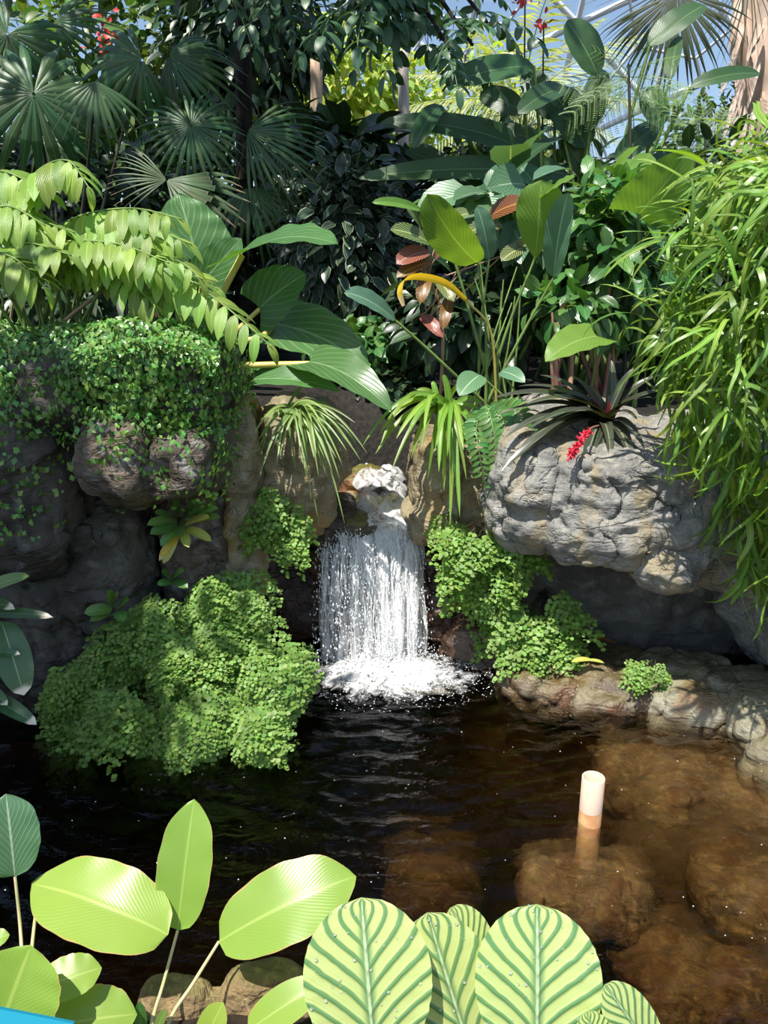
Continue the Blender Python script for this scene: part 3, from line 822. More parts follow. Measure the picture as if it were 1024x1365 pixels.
G['fore'] = leafmat('foreground_leaf', (.27, .42, .065), vein=(.42, .54, .13), freq=24, vk=.42, vs=.13, sharp=3, mid=.06, trans=.42, rough=.34, vv=.1, hv=.012, edgec=(.55, .36, .14), edge=.965, bump=.08, mott=.12, tint=(1.5, 1.45, .4))
G['calathea'] = leafmat('striped_calathea_leaf', (.44, .53, .19), vein=(.45, .58, .33), freq=8.0, vk=.36, vs=.0, mid=.05, trans=.28, rough=.26, vv=.06, hv=.006, stripe=(.11, .235, .085), bump=.6, mott=.12, tint=(1.4, 1.4, .45))
G['edgeleaf'] = leafmat('white_tipped_leaf', (.055, .13, .05), vein=(.25, .36, .2), freq=0, mid=.06, trans=.2, rough=.3, vv=.2, tipc=(.75, .66, .52))
G['stem_y'] = plainmat('yellow_petiole', (.62, .50, .13), .4, (.50, .42, .11), 12)
G['stem_g'] = plainmat('green_stem', (.16, .25, .06), .5, (.10, .16, .04), 12)
G['stem_d'] = plainmat('dark_stem', (.05, .05, .03), .6, (.03, .028, .018), 12)
G['stem_r'] = plainmat('reddish_stem', (.25, .10, .08), .5, (.35, .25, .15), 8)
G['stem_p'] = plainmat('pinkish_leaf_stalk', (.50, .40, .25), .6, (.34, .33, .15), 14)
G['bark_d'] = plainmat('dark_bark', (.035, .026, .02), .9, (.012, .010, .008), 22, .8, .2, (1, 1, .3))
G['bark_p'] = plainmat('pale_wood', (.55, .40, .28), .8, (.38, .27, .19), 14, .4, .2, (2, 2, .4))
G['bark_g'] = plainmat('grey_wood', (.52, .46, .41), .8, (.33, .28, .25), 14, .4, .2, (2, 2, .4))
G['fiber'] = plainmat('palm_fibre_bark', (.70, .54, .43), .9, (.42, .29, .21), 10, .6, .2, (1, 1, .35))
G['red'] = plainmat('red_flower', (.65, .06, .045), .5, (.5, .04, .05), 10)
G['rose'] = plainmat('scarlet_flower_spike', (.75, .035, .07), .4, (.6, .02, .06), 30)

def leaves(plant, name, tpl, mats, n_obj, mat, rest='foliage'):
    """nearest n_obj leaves as objects sharing one mesh, the others joined"""
    mats = sorted(mats, key=lambda q: (q.to_translation() - CAM).length)
    me = mesh(name, *tpl, mat)
    for q in mats[:n_obj]: link(name, me, plant, q)
    if len(mats) > n_obj:
        V, Fc, U = many(tpl, mats[n_obj:])
        tag(obj(rest, V, Fc, mat, plant, U), kind='stuff')
def stem(plant, pts, r0, r1=None, mat='stem_g', name='stem', n=10, sides=6):
    V, Fc, U = tube(curve(*pts, n=n), r0, r1, sides)
    return obj(name, V, Fc, G[mat], plant, U)
def blade(plant, A, B, w, N, mat, name='leaf', **k):
    V, Fc, U = hero(A, B, w, N, **k)
    return obj(name, V, Fc, G[mat], plant, U)
def tocam(p, up=.5, side=0.):
    d = (CAM - Vector(p)).normalized()
    return (d + Vector((side, 0, up))).normalized()
def rv(s=1.0): return Vector(rng.normal(0, s, 3))

# ================================================================== shrubs and background foliage
def shrub(name, label, base, c, rad, n, L, W, mat, n_obj=0, kind='ovate', droop=.5, stems=4, stem_mat='stem_d', cat_='shrub', shell=.5, group=None, facing=.35):
    pl = thing(name, label, cat_, base, group)
    c = Vector(c); ms = []
    for _ in range(n):
        d = rv().normalized()
        q = (shell + (1 - shell) * random.random()) if random.random() < .8 else random.random()
        p = c + Vector((d.x * rad[0], d.y * rad[1], d.z * rad[2])) * q
        y = (d + rv(.5) + Vector((0, 0, -droop))).normalized()
        z = (Vector((0, 0, 1)) + d * .6 + tocam(p, 0) * facing + rv(.4))
        ms.append(frame(p, y, z, random.uniform(.65, 1.25)))
    leaves(pl, 'leaf', leaf_tpl(L, W, kind, 5, 3, .25, .6), ms, n_obj, G[mat])
    for k in range(stems):
        e = c + Vector((random.uniform(-.6, .6) * rad[0], random.uniform(-.6, .6) * rad[1], random.uniform(-.2, .6) * rad[2]))
        b = Vector(base) + Vector((random.uniform(-.06, .06), random.uniform(-.06, .06), 0))
        stem(pl, [b, b.lerp(e, .5) + rv(.05), e], .014, .005, stem_mat)
    return pl
def gz(x, y): return float(bank_z(np.array([x]), np.array([y]))[0])
def bush_px(name, label, px, py, Y, rx, ry, depth, n, L, W, mat, **k):
    c = P(px, py, Y); s = mpp(c)
    base = (c.x, c.y, gz(c.x, c.y))
    return shrub(name, label, base, c, (rx * s, depth, ry * s), n, L, W, mat, **k)
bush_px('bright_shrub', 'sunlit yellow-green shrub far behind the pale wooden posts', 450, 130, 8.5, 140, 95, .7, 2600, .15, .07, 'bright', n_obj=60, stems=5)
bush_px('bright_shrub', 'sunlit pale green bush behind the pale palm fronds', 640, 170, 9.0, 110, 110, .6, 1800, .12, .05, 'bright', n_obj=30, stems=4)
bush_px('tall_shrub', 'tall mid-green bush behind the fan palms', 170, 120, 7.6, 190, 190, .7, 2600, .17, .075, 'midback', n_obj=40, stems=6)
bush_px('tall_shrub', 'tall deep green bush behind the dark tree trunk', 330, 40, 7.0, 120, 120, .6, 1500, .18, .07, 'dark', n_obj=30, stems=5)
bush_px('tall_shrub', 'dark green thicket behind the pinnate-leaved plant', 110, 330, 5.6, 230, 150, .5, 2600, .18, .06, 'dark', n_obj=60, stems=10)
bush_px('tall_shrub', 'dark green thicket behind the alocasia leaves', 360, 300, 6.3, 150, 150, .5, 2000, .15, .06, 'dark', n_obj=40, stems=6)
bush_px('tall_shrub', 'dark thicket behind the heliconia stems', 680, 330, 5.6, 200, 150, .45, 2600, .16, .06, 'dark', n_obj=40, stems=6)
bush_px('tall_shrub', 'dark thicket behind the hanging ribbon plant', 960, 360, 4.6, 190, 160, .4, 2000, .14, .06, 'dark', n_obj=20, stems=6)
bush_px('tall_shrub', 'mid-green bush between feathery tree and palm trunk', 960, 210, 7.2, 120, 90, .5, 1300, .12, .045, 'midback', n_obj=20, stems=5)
bush_px('variegated_shrub', 'dark shrub with pale-edged glossy leaves behind the alocasia', 455, 315, 4.9, 95, 110, .4, 1100, .12, .055, 'darkshrub', n_obj=140, stems=7)
bush_px('broadleaf_shrub', 'dark broad-leaved shrub at the foot of the pale posts', 450, 215, 5.4, 100, 45, .35, 420, .20, .10, 'dark', n_obj=120, stems=5)
bush_px('ground_cover', 'low green ground cover under the dark variegated shrub', 480, 458, 4.35, 75, 30, .35, 700, .075, .05, 'glossy', n_obj=120, stems=4)
bush_px('ground_cover', 'dark low ground cover added in place of shade above the stream channel', 520, 515, 4.15, 60, 30, .2, 420, .07, .045, 'dark', n_obj=80, stems=3)  # dark leaves added where the bank should lie in shade
bush_px('glossy_shrub', 'glossy green shrub with oblong leaves behind the lily stalks', 810, 345, 3.75, 85, 110, .3, 620, .12, .055, 'glossy', n_obj=220, stems=7, stem_mat='stem_r')
bush_px('glossy_shrub', 'small bright green shrub above the heart-shaped leaf', 755, 410, 3.45, 55, 40, .18, 90, .10, .05, 'glossy', n_obj=90, stems=5, stem_mat='stem_r')
bush_px('broadleaf_plant', 'broad bluish-leaved plant behind the tall lily leaves', 680, 275, 3.95, 80, 50, .25, 70, .24, .15, 'blue', n_obj=70, kind='ovate', facing=.8, stems=6, stem_mat='stem_g')
bush_px('broadleaf_plant', 'yellowish-green leafy plant between lily leaves and ribbon plant', 820, 262, 3.9, 45, 35, .2, 40, .17, .10, 'anth', n_obj=40, stems=4, stem_mat='stem_g', facing=.8)
bush_px('understory_shrub', 'dark leafy undergrowth behind the lily stalks', 620, 420, 3.95, 110, 70, .25, 420, .13, .06, 'dark', n_obj=80, stems=6)
bush_px('understory_shrub', 'dark leafy undergrowth behind the fig-covered wall', 130, 410, 3.9, 170, 55, .3, 600, .16, .05, 'dark', n_obj=60, stems=14)

shrub('tall_shrub', 'dense dark shrub on the bank behind the ribbon plant', (2.7, 3.9, gz(2.7, 3.9)), (2.7, 3.9, 1.9), (.9, .7, .95), 2200, .17, .07, 'dark', n_obj=0, stems=7)
shrub('tall_shrub', 'dense mid-green shrub behind the tall palm trunk', (4.6, 6.4, gz(4.6, 6.4)), (4.6, 6.4, 2.2), (1.3, .9, 1.3), 2200, .2, .08, 'midback', n_obj=0, stems=7)
shrub('tall_shrub', 'dense dark shrub on the bank beside the fan palms', (-3.4, 4.4, gz(-3.4, 4.4)), (-3.4, 4.4, 1.9), (1.0, .8, 1.0), 2200, .18, .07, 'dark', n_obj=0, stems=7)

# ================================================================== trees, trunks and posts
def trunk_px(parent, px0, py0, px1, py1, Y, w0, w1, mat, name='trunk', n=12, sides=10, bumpy=.06):
    a = P(px0, py0, Y); b = P(px1, py1, Y)
    s = mpp(b)
    V, Fc, U = tube(curve(a, a.lerp(b, .5), b, n=n), w0 * s / 2, w1 * s / 2, sides)
    ctr = np.repeat(curve(a, a.lerp(b, .5), b, n=n), sides, 0)
    V = ctr + (V - ctr) * (1 + bumpy * fbm(V * 7, 3, 3))[:, None]
    return obj(name, V, Fc, G[mat], parent, U)
def post(label, px, ytop, Y, w, mat, lean=0):
    b = P(px, 470, Y); b.z = gz(b.x, b.y) - .05
    t = P(px + lean, ytop, Y)
    pl = thing('wooden_post', label, 'post', b)
    s = mpp(t) * w / 2
    # slightly irregular, split-topped timber
    pts = curve(b, b.lerp(t, .3), b.lerp(t, .7), t, n=16)
    V, Fc, U = tube(pts, s, s * .92, 9)
    ctr = np.repeat(pts, 9, 0)
    V = ctr + (V - ctr) * (1 + .10 * fbm(V * np.array((9, 9, 3)), 3, 5))[:, None]
    V[-9:, 2] += np.linspace(-.03, .06, 9)
    faces = [tuple(f) for f in Fc.tolist()] + [tuple(range(len(V) - 9, len(V)))]
    obj('shaft', V, faces, G[mat], pl)
post('pale brown wooden post with pointed top standing in the bushes', 422, 88, 6.6, 17, 'bark_p')
post('grey weathered wooden post behind the heliconia leaves', 538, 74, 6.2, 17, 'bark_g', 0)

# compound-leaved tree over the centre
def compound_tpl(n=5, L=.11, W=.045, R=.34, droop=.5):
    parts = []
    for k in range(n):
        y = R * (k + .7) / n
        z = -droop * y * y / R
        for sgn in (-1, 1):
            q = frame((sgn * .004, y, z), (sgn * .9, .35, -.25 - .2 * random.random()), (0, .25, 1), random.uniform(.85, 1.1))
            parts.append(xf(leaf_tpl(L, W, 'ellipse', 6, 3, .2, .7), q))
    parts.append(xf(leaf_tpl(L, W, 'ellipse', 6, 3, .2, .7), frame((0, R, -droop * R), (0, .8, -.6), (0, .6, .8))))
    pts = [(0, t * R, -droop * t * t * R) for t in np.linspace(0, 1, 6)]
    V, Fc, U = tube(pts, .0035, .002, 4)
    parts.append((V, Fc, U * 0 + .5))
    return cat(parts)
tb = P(325, 460, 5.6); tb.z = gz(tb.x, tb.y) - .05
tree = thing('compound_leaved_tree', 'dark-trunked tree with hanging compound leaves above the posts', 'tree', tb)
trunk_px(tree, 328, 470, 322, -140, 5.6, 30, 20, 'bark_d', n=16)
comps = [mesh('compound_leaf', *compound_tpl(), G['tree']) for _ in range(4)]
def branch_leaves(plant, start, end, n, spread, size=1.0, meshes=comps, dirb=None):
    stem(plant, [start, start.lerp(end, .5) + Vector((0, 0, .15)), end], .03, .008, 'bark_d', 'branch')
    for k in range(n):
        t = .25 + .8 * (k + .5) / n
        p = start.lerp(end, min(t, 1)) + Vector((0, 0, .3 * min(t, 1) * (1 - min(t, 1)))) + rv(.04)
        y = Vector((random.uniform(-1, 1) * spread, random.uniform(-.9, .3), random.uniform(-.5, .25)))
        link('compound_leaf', random.choice(meshes), plant, frame(p, y, Vector((0, -.25, 1)) + rv(.15), size * random.uniform(.8, 1.15)))
top = P(322, -120, 5.6)
for (px, py, Y, n) in [(420, -10, 4.6, 14), (560, 20, 4.3, 18), (480, 20, 4.3, 13), (650, 30, 4.5, 13), (600, 65, 4.2, 10), (380, 30, 5.0, 9), (530, -40, 4.3, 12), (300, -30, 4.8, 8), (630, 60, 4.1, 9)]:
    e = P(px, py, Y)
    branch_leaves(tree, top.lerp(Vector((e.x, 5.0, top.z + .1)), .35), e, n, 1.0)
# its crown above the frame, unseen, shifted to shade the background plants
ms = []
cc = Vector((-.1, 5.2, 4.9))
for _ in range(430):
    d = rv().normalized() * random.random() ** .4
    p = cc + Vector((d.x * 2.6 - 1.3, d.y * 1.3 - 1.0, d.z * .8 + .5))
    ms.append(frame(p, rv(1) + Vector((0, 0, -.4)), Vector((0, 0, 1)) + rv(.4), random.uniform(1.0, 1.6)))
V, Fc, U = many(compound_tpl(4), ms)
tag(obj('upper_crown', V, Fc, G['tree'], tree, U), kind='stuff')

# unseen canopy tree, added left of the pool to shade the fern wall
ct = thing('added_shade_tree', 'unseen tall tree added beside the pool to shade the fern wall', 'tree', (-3.0, 1.1, .0))
stem(ct, [(-3.0, 1.1, .0), (-2.95, 1.1, 1.8), (-2.3, 1.3, 3.4)], .09, .05, 'bark_d', 'trunk')
ms = []
for _ in range(420):
    d = rv().normalized() * random.random() ** .4
    p = Vector((-2.08, 1.32, 3.4)) + Vector((d.x * .62, d.y * .6, d.z * .3))
    ms.append(frame(p, rv(1) + Vector((0, 0, -.4)), Vector((0, 0, 1)) + rv(.4), random.uniform(.8, 1.3)))
V, Fc, U = many(compound_tpl(4), ms)
tag(obj('crown', V, Fc, G['tree'], ct, U), kind='stuff')

# ------------------------------------------------------------------ fan palms
def fan_tpl(R=.6, nseg=26, span=5.2, droop=.5, split=.42, seed=0, narrow=1.0, hang=.8):
    rs = random.Random(seed); parts = []
    da = span / nseg
    for k in range(nseg):
        a = -span / 2 + da * (k + .5) + rs.uniform(-.03, .03)
        Lr = R * (1 - .18 * abs(a) / (span / 2)) * rs.uniform(.9, 1.06)
        ts = np.array([.02, .2, split, .58, .72, .86, 1.0])
        V = []
        for t in ts:
            rr = t * Lr
            hw = (rr * da * .5 if t <= split else split * Lr * da * .5 * (1 - ((t - split) / (1 - split)) ** 1.4)) * narrow
            hw = max(hw, .0006)
            z = -droop * rr * t - hang * max(0, t - .55) ** 2 * Lr * rs.uniform(.6, 1.4)
            c, s = math.sin(a), math.cos(a)
            for q, zz in ((-1, 0), (0, .45 * hw), (1, 0)):
                V.append((c * rr + s * q * hw, s * rr - c * q * hw, z + zz))
        U = [(x, t) for t in ts for x in (0, .5, 1)]
        parts.append((np.array(V), grid_faces(7, 3), np.array(U)))
    return cat(parts)
def fan_leaf(plant, hub, tip, Yh, mat, base, span=5.2, droop=.35, nseg=26, seed=0, N=None, pet=True, narrow=1.0, hang=.8, dY=-.1, split=.42):
    h = P(hub[0], hub[1], Yh); t = P(tip[0], tip[1], Yh + dY)
    R = (t - h).length
    q = frame(h, t - h, N or tocam(h, .5))
    me = mesh('fan_leaf', *fan_tpl(R, nseg, span, droop, split, seed, narrow, hang), G[mat])
    link('fan_leaf', me, plant, q)
    if pet:
        b = Vector(base)
        stem(plant, [b, b.lerp(h, .55) + Vector((0, .12, .12)), h + (t - h) * .02 - Vector((0, 0, .006))], .012, .006, 'stem_d', 'petiole')
pa = P(70, 450, 4.4); pa.z = gz(pa.x, pa.y)
palm = thing('fan_palm', 'fan palm with wide dark fans and one sunlit drooping fan', 'palm', pa)
fan_leaf(palm, (45, 125), (38, 240), 4.2, 'fan', pa, 6.0, .45, 22, 1, split=.55)
fan_leaf(palm, (128, 108), (128, 196), 4.0, 'fan', pa, 2.5, .25, 13, 2, N=tocam(P(128, 108, 4.0), .9), hang=.5)
fan_leaf(palm, (10, 45), (-40, 130), 4.6, 'fan', pa, 5.5, .6, 20, 3, split=.55)
fan_leaf(palm, (190, 80), (100, 120), 4.7, 'fan', pa, 3.6, .7, 15, 4, split=.5)
fan_leaf(palm, (75, 30), (130, 15), 4.9, 'fan', pa, 3.0, .7, 12, 5)
fan_leaf(palm, (60, 180), (110, 215), 4.6, 'fan', pa, 4.0, .4, 20, 6)
pb2 = P(250, 450, 4.5); pb2.z = gz(pb2.x, pb2.y)
palm2 = thing('fan_palm', 'fan palm with dark star-shaped fans and one browning fan', 'palm', pb2)
fan_leaf(palm2, (255, 168), (290, 250), 4.3, 'fan', pb2, 6.1, .4, 30, 11, narrow=.85, split=.4)
fan_leaf(palm2, (222, 240), (318, 285), 4.0, 'fan_dry', pb2, 1.6, .2, 12, 12, dY=-.1, hang=.5, split=.6)
fan_leaf(palm2, (222, 240), (138, 218), 4.0, 'fan_dry', pb2, 1.8, .25, 13, 13, narrow=.7, pet=False, split=.35)
fan_leaf(palm2, (330, 175), (445, 210), 4.5, 'fan', pb2, 2.6, .45, 18, 14, narrow=.75)
fan_leaf(palm2, (330, 250), (360, 345), 4.6, 'fan', pb2, 2.6, .3, 14, 15)
fan_leaf(palm2, (225, 75), (310, 110), 5.0, 'fan', pb2, 3.2, .6, 18, 16, split=.5)
fan_leaf(palm2, (375, 195), (405, 270), 4.6, 'fan_dry', pb2, 1.2, .3, 9, 17, narrow=.5)
# tall palm at the far side
pt_ = P(1030, 440, 6.8); pt_.z = gz(pt_.x, pt_.y) - .05
palm3 = thing('tall_palm', 'tall palm with pale fibrous trunk and dark hanging fans', 'palm', pt_)
trunk_px(palm3, 1030, 440, 1010, -160, 6.8, 62, 82, 'fiber', n=22, sides=14, bumpy=.16)
for k in range(46):
    y = random.uniform(-30, 260); x = 1012 + random.uniform(-36, 26)
    a = P(x, y, 6.55); b = P(x + random.uniform(-22, 12), y + random.uniform(45, 90), 6.5)
    V, Fc, U = hero(a, b, .05, (0, -1, .2), sag=.05, fold=.3, kind='taper', nv=5, nu=3)
    obj('fibre_strip', V, Fc, G['fiber'], palm3, U)
hb = P(898, -6, 6.2)
fan_leaf(palm3, (902, -10), (890, 125), 6.2, 'fan_pale', P(1000, -40, 6.7), 2.6, .15, 30, 21, narrow=1.0, split=.5, N=tocam(hb, .2))
fan_leaf(palm3, (905, -25), (800, 20), 6.4, 'fan_pale', P(1000, -60, 6.7), 2.2, .2, 20, 22, narrow=.6, split=.3, N=tocam(hb, .2))
fan_leaf(palm3, (1000, -40), (985, 80), 6.3, 'fan_pale', P(1000, -60, 6.7), 2.4, .2, 22, 23, narrow=.5, split=.25, N=tocam(hb, .2))

# ------------------------------------------------------------------ pale feather palms far behind
def feather_tpl(R=1.1, n=34, L=.32, W=.016, droop=.7, vang=.7):
    parts = []
    for k in range(n):
        t = (k + 1) / n; y = R * t; z = -droop * R * t * t * .6
        l = L * math.sin(math.pi * min(.97, .18 + .8 * t)) + .05
        for sg in (-1, 1):
            q = frame((0, y, z), (sg * vang, .55, -.35 + random.uniform(-.15, .15)), (0, .1, 1))
            parts.append(xf(leaf_tpl(l, W, 'lance', 4, 2, 0, .8), q))
    V, Fc, U = tube([(0, t * R, -droop * R * t * t * .6) for t in np.linspace(0, 1, 8)], .008, .003, 4)
    parts.append((V, Fc, U * 0 + .5))
    return cat(parts)
fe = mesh('frond', *feather_tpl(), G['feather'])
fpb = P(690, 430, 7.6); fpb.z = gz(fpb.x, fpb.y)
fp = thing('feather_palm', 'pale sunlit feather palm far behind the heliconia', 'palm', fpb)
trunk_px(fp, 690, 440, 690, 150, 7.6, 16, 12, 'bark_d')
for k in range(16):
    h = P(690 + random.uniform(-12, 12), 150 + random.uniform(-20, 10), 7.5)
    a = k / 16 * 6.28
    link('frond', fe, fp, frame(h, Vector((math.cos(a), -.5 + .5 * math.sin(a * 3), .35 + .7 * math.sin(a))), Vector((0, -.4, 1)), random.uniform(.7, 1.1)))

# ------------------------------------------------------------------ feathery trees
def bipin_tpl(R=.36, n=9, Lp=.12, m=14, l=.014, w=.0055):
    parts = []; lt = leaf_tpl(l, w, 'ellipse', 3, 2, 0, .3)
    for k in range(n):
        t = (k + .8) / n; y = R * t; z = -.35 * R * t * t
        ll = Lp * (1 - .55 * abs(t - .45))
        for sg in (-1, 1):
            d = Vector((sg * .85, .5, -.18)).normalized()
            for j in range(m):
                s = (j + 1) / m * ll
                p = Vector((0, y, z)) + d * s - Vector((0, 0, .5 * s * s / Lp))
                for s2 in (-1, 1):
                    parts.append(xf(lt, frame(p, d * .35 + Vector((s2 * -.5 * sg, s2 * .85, -.15)), (0, 0, 1))))
    V, Fc, U = tube([(0, t * R, -.35 * R * t * t) for t in np.linspace(0, 1, 6)], .003, .0015, 4)
    parts.append((V, Fc, U * 0 + .5))
    return cat(parts)
for lab, px, py0, Y, mt, pts in [
        ('slender tree with feathery light green leaves beside the heliconia', 838, 230, 4.3, 'mimosa', [(838, 95, 770, 150), (838, 95, 735, 120), (838, 90, 890, 80), (838, 90, 800, 65), (840, 95, 905, 125), (838, 110, 765, 215), (840, 120, 900, 170), (838, 105, 740, 175), (838, 92, 850, 55), (840, 130, 860, 205), (838, 100, 810, 110), (840, 118, 925, 120)]),
        ('slender tree with bluish feathery leaves before the palm trunk', 940, 300, 4.9, 'mimosa_b', [(940, 175, 900, 140), (940, 175, 975, 135), (940, 180, 990, 180), (940, 185, 890, 190), (940, 190, 915, 235), (940, 190, 980, 225), (940, 170, 935, 125), (940, 190, 870, 215), (940, 170, 1010, 155)])]:
    b = P(px, py0 + 220, Y); b.z = gz(b.x, b.y)
    t = thing('feathery_tree', lab, 'tree', b)
    bp_ = [mesh('feathery_leaf', *bipin_tpl(), G[mt]) for _ in range(2)]
    tp = P(pts[0][0], pts[0][1] - 10, Y)
    stem(t, [b, P(px + 2, py0, Y), tp], .012, .006, 'stem_d', 'trunk')
    for (x0, y0, x1, y1) in pts:
        a = P(x0, y0 + 8, Y); e = P(x1, y1, Y + random.uniform(-.3, .2))
        dr = e - a
        link('feathery_leaf', random.choice(bp_), t, frame(a, dr + Vector((0, 0, .25 * dr.length)), tocam(a, .9), dr.length / .36 * .85))

# ------------------------------------------------------------------ heliconia with big dark blades
hbz = P(770, 470, 4.5); hbz.z = gz(hbz.x, hbz.y)
hel = thing('heliconia', 'tall heliconia clump with long dark banana-like leaves', 'plant', hbz)
HL = [((690, 195), (505, 165), 42, -.2, .10), ((758, 232), (478, 238), 44, -.3, .06), ((712, 88), (598, 112), 40, -.1, .08), ((757, 118), (690, 152), 32, -.3, .12),
      ((782, 198), (733, 116), 58, .1, .05), ((797, 100), (756, 27), 48, 0, .05), ((866, 62), (940, 6), 40, .1, .06), ((786, 175), (802, 92), 36, .2, .05),
      ((893, 108), (905, 48), 22, .2, .05), ((920, 116), (1014, 98), 24, .1, .10), ((587, 140), (551, 198), 27, -.3, .12), ((752, 184), (690, 226), 22, -.4, .10),
      ((792, 245), (746, 180), 30, 0, .05), ((884, 168), (862, 118), 36, .1, .06), ((738, 198), (655, 172), 27, .1, .08), ((700, 150), (640, 125), 34, .1, .1),
      ((820, 215), (880, 165), 34, .2, .06), ((740, 160), (700, 95), 40, .2, .05), ((650, 265), (540, 200), 36, .2, .08), ((840, 250), (905, 200), 30, .2, .06)]
for k, (a, b, w, dy, sag) in enumerate(HL):
    Yb = 4.4 + .12 * math.sin(k * 2.3)
    A = P(*a, Yb); B = P(*b, Yb + dy); wd = w * mpp(A)
    blade(hel, A, B, wd, tocam(A, .55, random.uniform(-.4, .4)), 'helic', sag=sag, fold=.22, kind='strap' if k in (0, 1) else 'ellipse', wave=.012, nv=18, nu=7)
    g_ = Vector(hbz) + Vector((random.uniform(-.25, .25), random.uniform(-.1, .1), 0))
    stem(hel, [g_, g_.lerp(A, .6) + Vector((0, .05, .1)), A], .014, .007, 'stem_g', 'leaf_stalk')
# big backlit elephant-ear leaf beside the heliconia
eb = P(852, 470, 3.6); eb.z = gz(eb.x, eb.y)
ele = thing('elephant_ear', 'single big backlit elephant-ear leaf before the feathery tree', 'plant', eb)
A = P(852, 285, 3.45); B = P(921, 198, 3.35)
blade(ele, A, B, 92 * mpp(A), Vector((-.1, -.78, -.55)), 'anth', sag=.06, fold=.12, kind='heart', lobe=.16, wave=.015)
stem(ele, [eb, eb.lerp(A, .5) + Vector((.03, .05, 0)), A], .012, .008, 'stem_g', 'leaf_stalk')

# red flowers high in the trees
for lab, px, py, Y, n, bx, by in [('red flowering shrub glimpsed above the fan palms', 135, 50, 6.5, 26, 18, 28), ('small red flower spray at the top of the compound-leaved tree', 725, 30, 4.6, 16, 9, 12), ('red flower bunch at the tip of a high branch', 700, 4, 4.7, 14, 16, 6)]:
    c = P(px, py, Y); b = Vector((c.x, c.y, gz(c.x, c.y)))
    t = thing('flower_spray', lab, 'flower', b)
    stem(t, [b, b.lerp(c, .5) + Vector((.05, .1, 0)), c], .010, .004, 'stem_d')
    ms = [frame(P(px + random.gauss(0, bx * .6), py + random.gauss(0, by * .6), Y + random.uniform(-.1, .1)), rv(1), rv(1), random.uniform(.7, 1.3)) for _ in range(n)]
    me = mesh('petal', *leaf_tpl(.07 if Y > 6 else .035, .035 if Y > 6 else .018, 'ellipse', 4, 3, .3, .8), G['red'])
    for q in ms: link('petal', me, t, q)

# ================================================================== mid-ground plants
# ------------------------------------------------------------------ tall lily leaves in the centre
lb = P(655, 508, 3.25); lb.z = gz(lb.x, lb.y)
lily = thing('tall_leaf_lily', 'clump of tall paddle-shaped leaves on long stalks in the centre', 'plant', lb)
LL = [((637, 350), (570, 258), 62, 3.15, 3.0, .10, .2, 'anth', 'ellipse', (-.25, -.7)), ((652, 346), (636, 275), 30, 3.2, 3.15, .08, .35, 'blue', 'ellipse', (.3, .5)),
      ((713, 345), (722, 240), 62, 3.2, 3.1, .10, .2, 'anth', 'obovate', (.1, -.7)), ((738, 370), (758, 256), 38, 3.15, 3.05, .08, .35, 'blue', 'ellipse', (-.3, .4)),
      ((722, 262), (766, 236), 34, 3.12, 2.98, .05, .1, 'anth', 'ovate', (.1, 1.2)),
      ((563, 281), (496, 270), 15, 3.2, 3.1, .10, .3, 'anth', 'ellipse', (0, .6)), ((527, 427), (459, 390), 32, 3.1, 3.0, .12, .25, 'blue', 'ellipse', (0, .9))]
for a, b, w, Ya, Yb, sag, fold, mt, kd, (sd, up) in LL:
    A = P(*a, Ya); B = P(*b, Yb)
    blade(lily, A, B, w * mpp(A), tocam(A, up, sd), mt, sag=sag, fold=fold, kind=kd, wave=.02, nv=18)
    if a == (722, 262): continue
    mid = {(527, 427): P(575, 470, 3.15), (563, 281): P(600, 330, 3.2)}.get(a)
    bb = lb + Vector((random.uniform(-.05, .05), random.uniform(-.03, .03), 0))
    stem(lily, [bb, mid or bb.lerp(A, .55) + Vector((random.uniform(-.02, .02), 0, .0)), A], .007, .0045, 'stem_g', 'leaf_stalk')
pts = [P(623, 401, 3.1), P(595, 378, 3.05), P(563, 369, 3.0), P(540, 372, 2.97), P(533, 388, 2.95), P(538, 408, 2.95)]
cv = curve(*pts, n=20)
w = prof('ellipse', np.linspace(.08, .96, len(cv))) * 12 * mpp(pts[0]) / 2
V = []
for i in range(len(cv)):
    a = i / len(cv); sd = np.array((.15 + .5 * a, -.55 + .2 * a, .8 - .6 * a)); sd /= np.linalg.norm(sd)
    for x in (-1, -.5, 0, .5, 1): V.append(cv[i] + sd * x * w[i] + np.array((0, -.004 * x * x, 0)))
uu = np.tile([0, .25, .5, .75, 1], len(cv)); vv = np.repeat(np.linspace(0, 1, len(cv)), 5)
obj('yellow_leaf', V, grid_faces(len(cv), 5), G['yellow'], lily, np.stack([uu, vv], 1))['label'] = 'dying yellow leaf with curled brown tip'
stem(lily, [lb + Vector((.03, 0, 0)), P(655, 445, 3.15), pts[0]], .006, .004, 'stem_y', 'leaf_stalk')
for k in range(9):   # bare stalks
    a = lb + Vector((random.uniform(-.12, .10), random.uniform(-.04, .08), 0))
    b = P(random.uniform(625, 700), random.uniform(330, 420), 3.3)
    stem(lily, [a, a.lerp(b, .5) + rv(.012), b], .005, .003, 'stem_g', 'leaf_stalk')
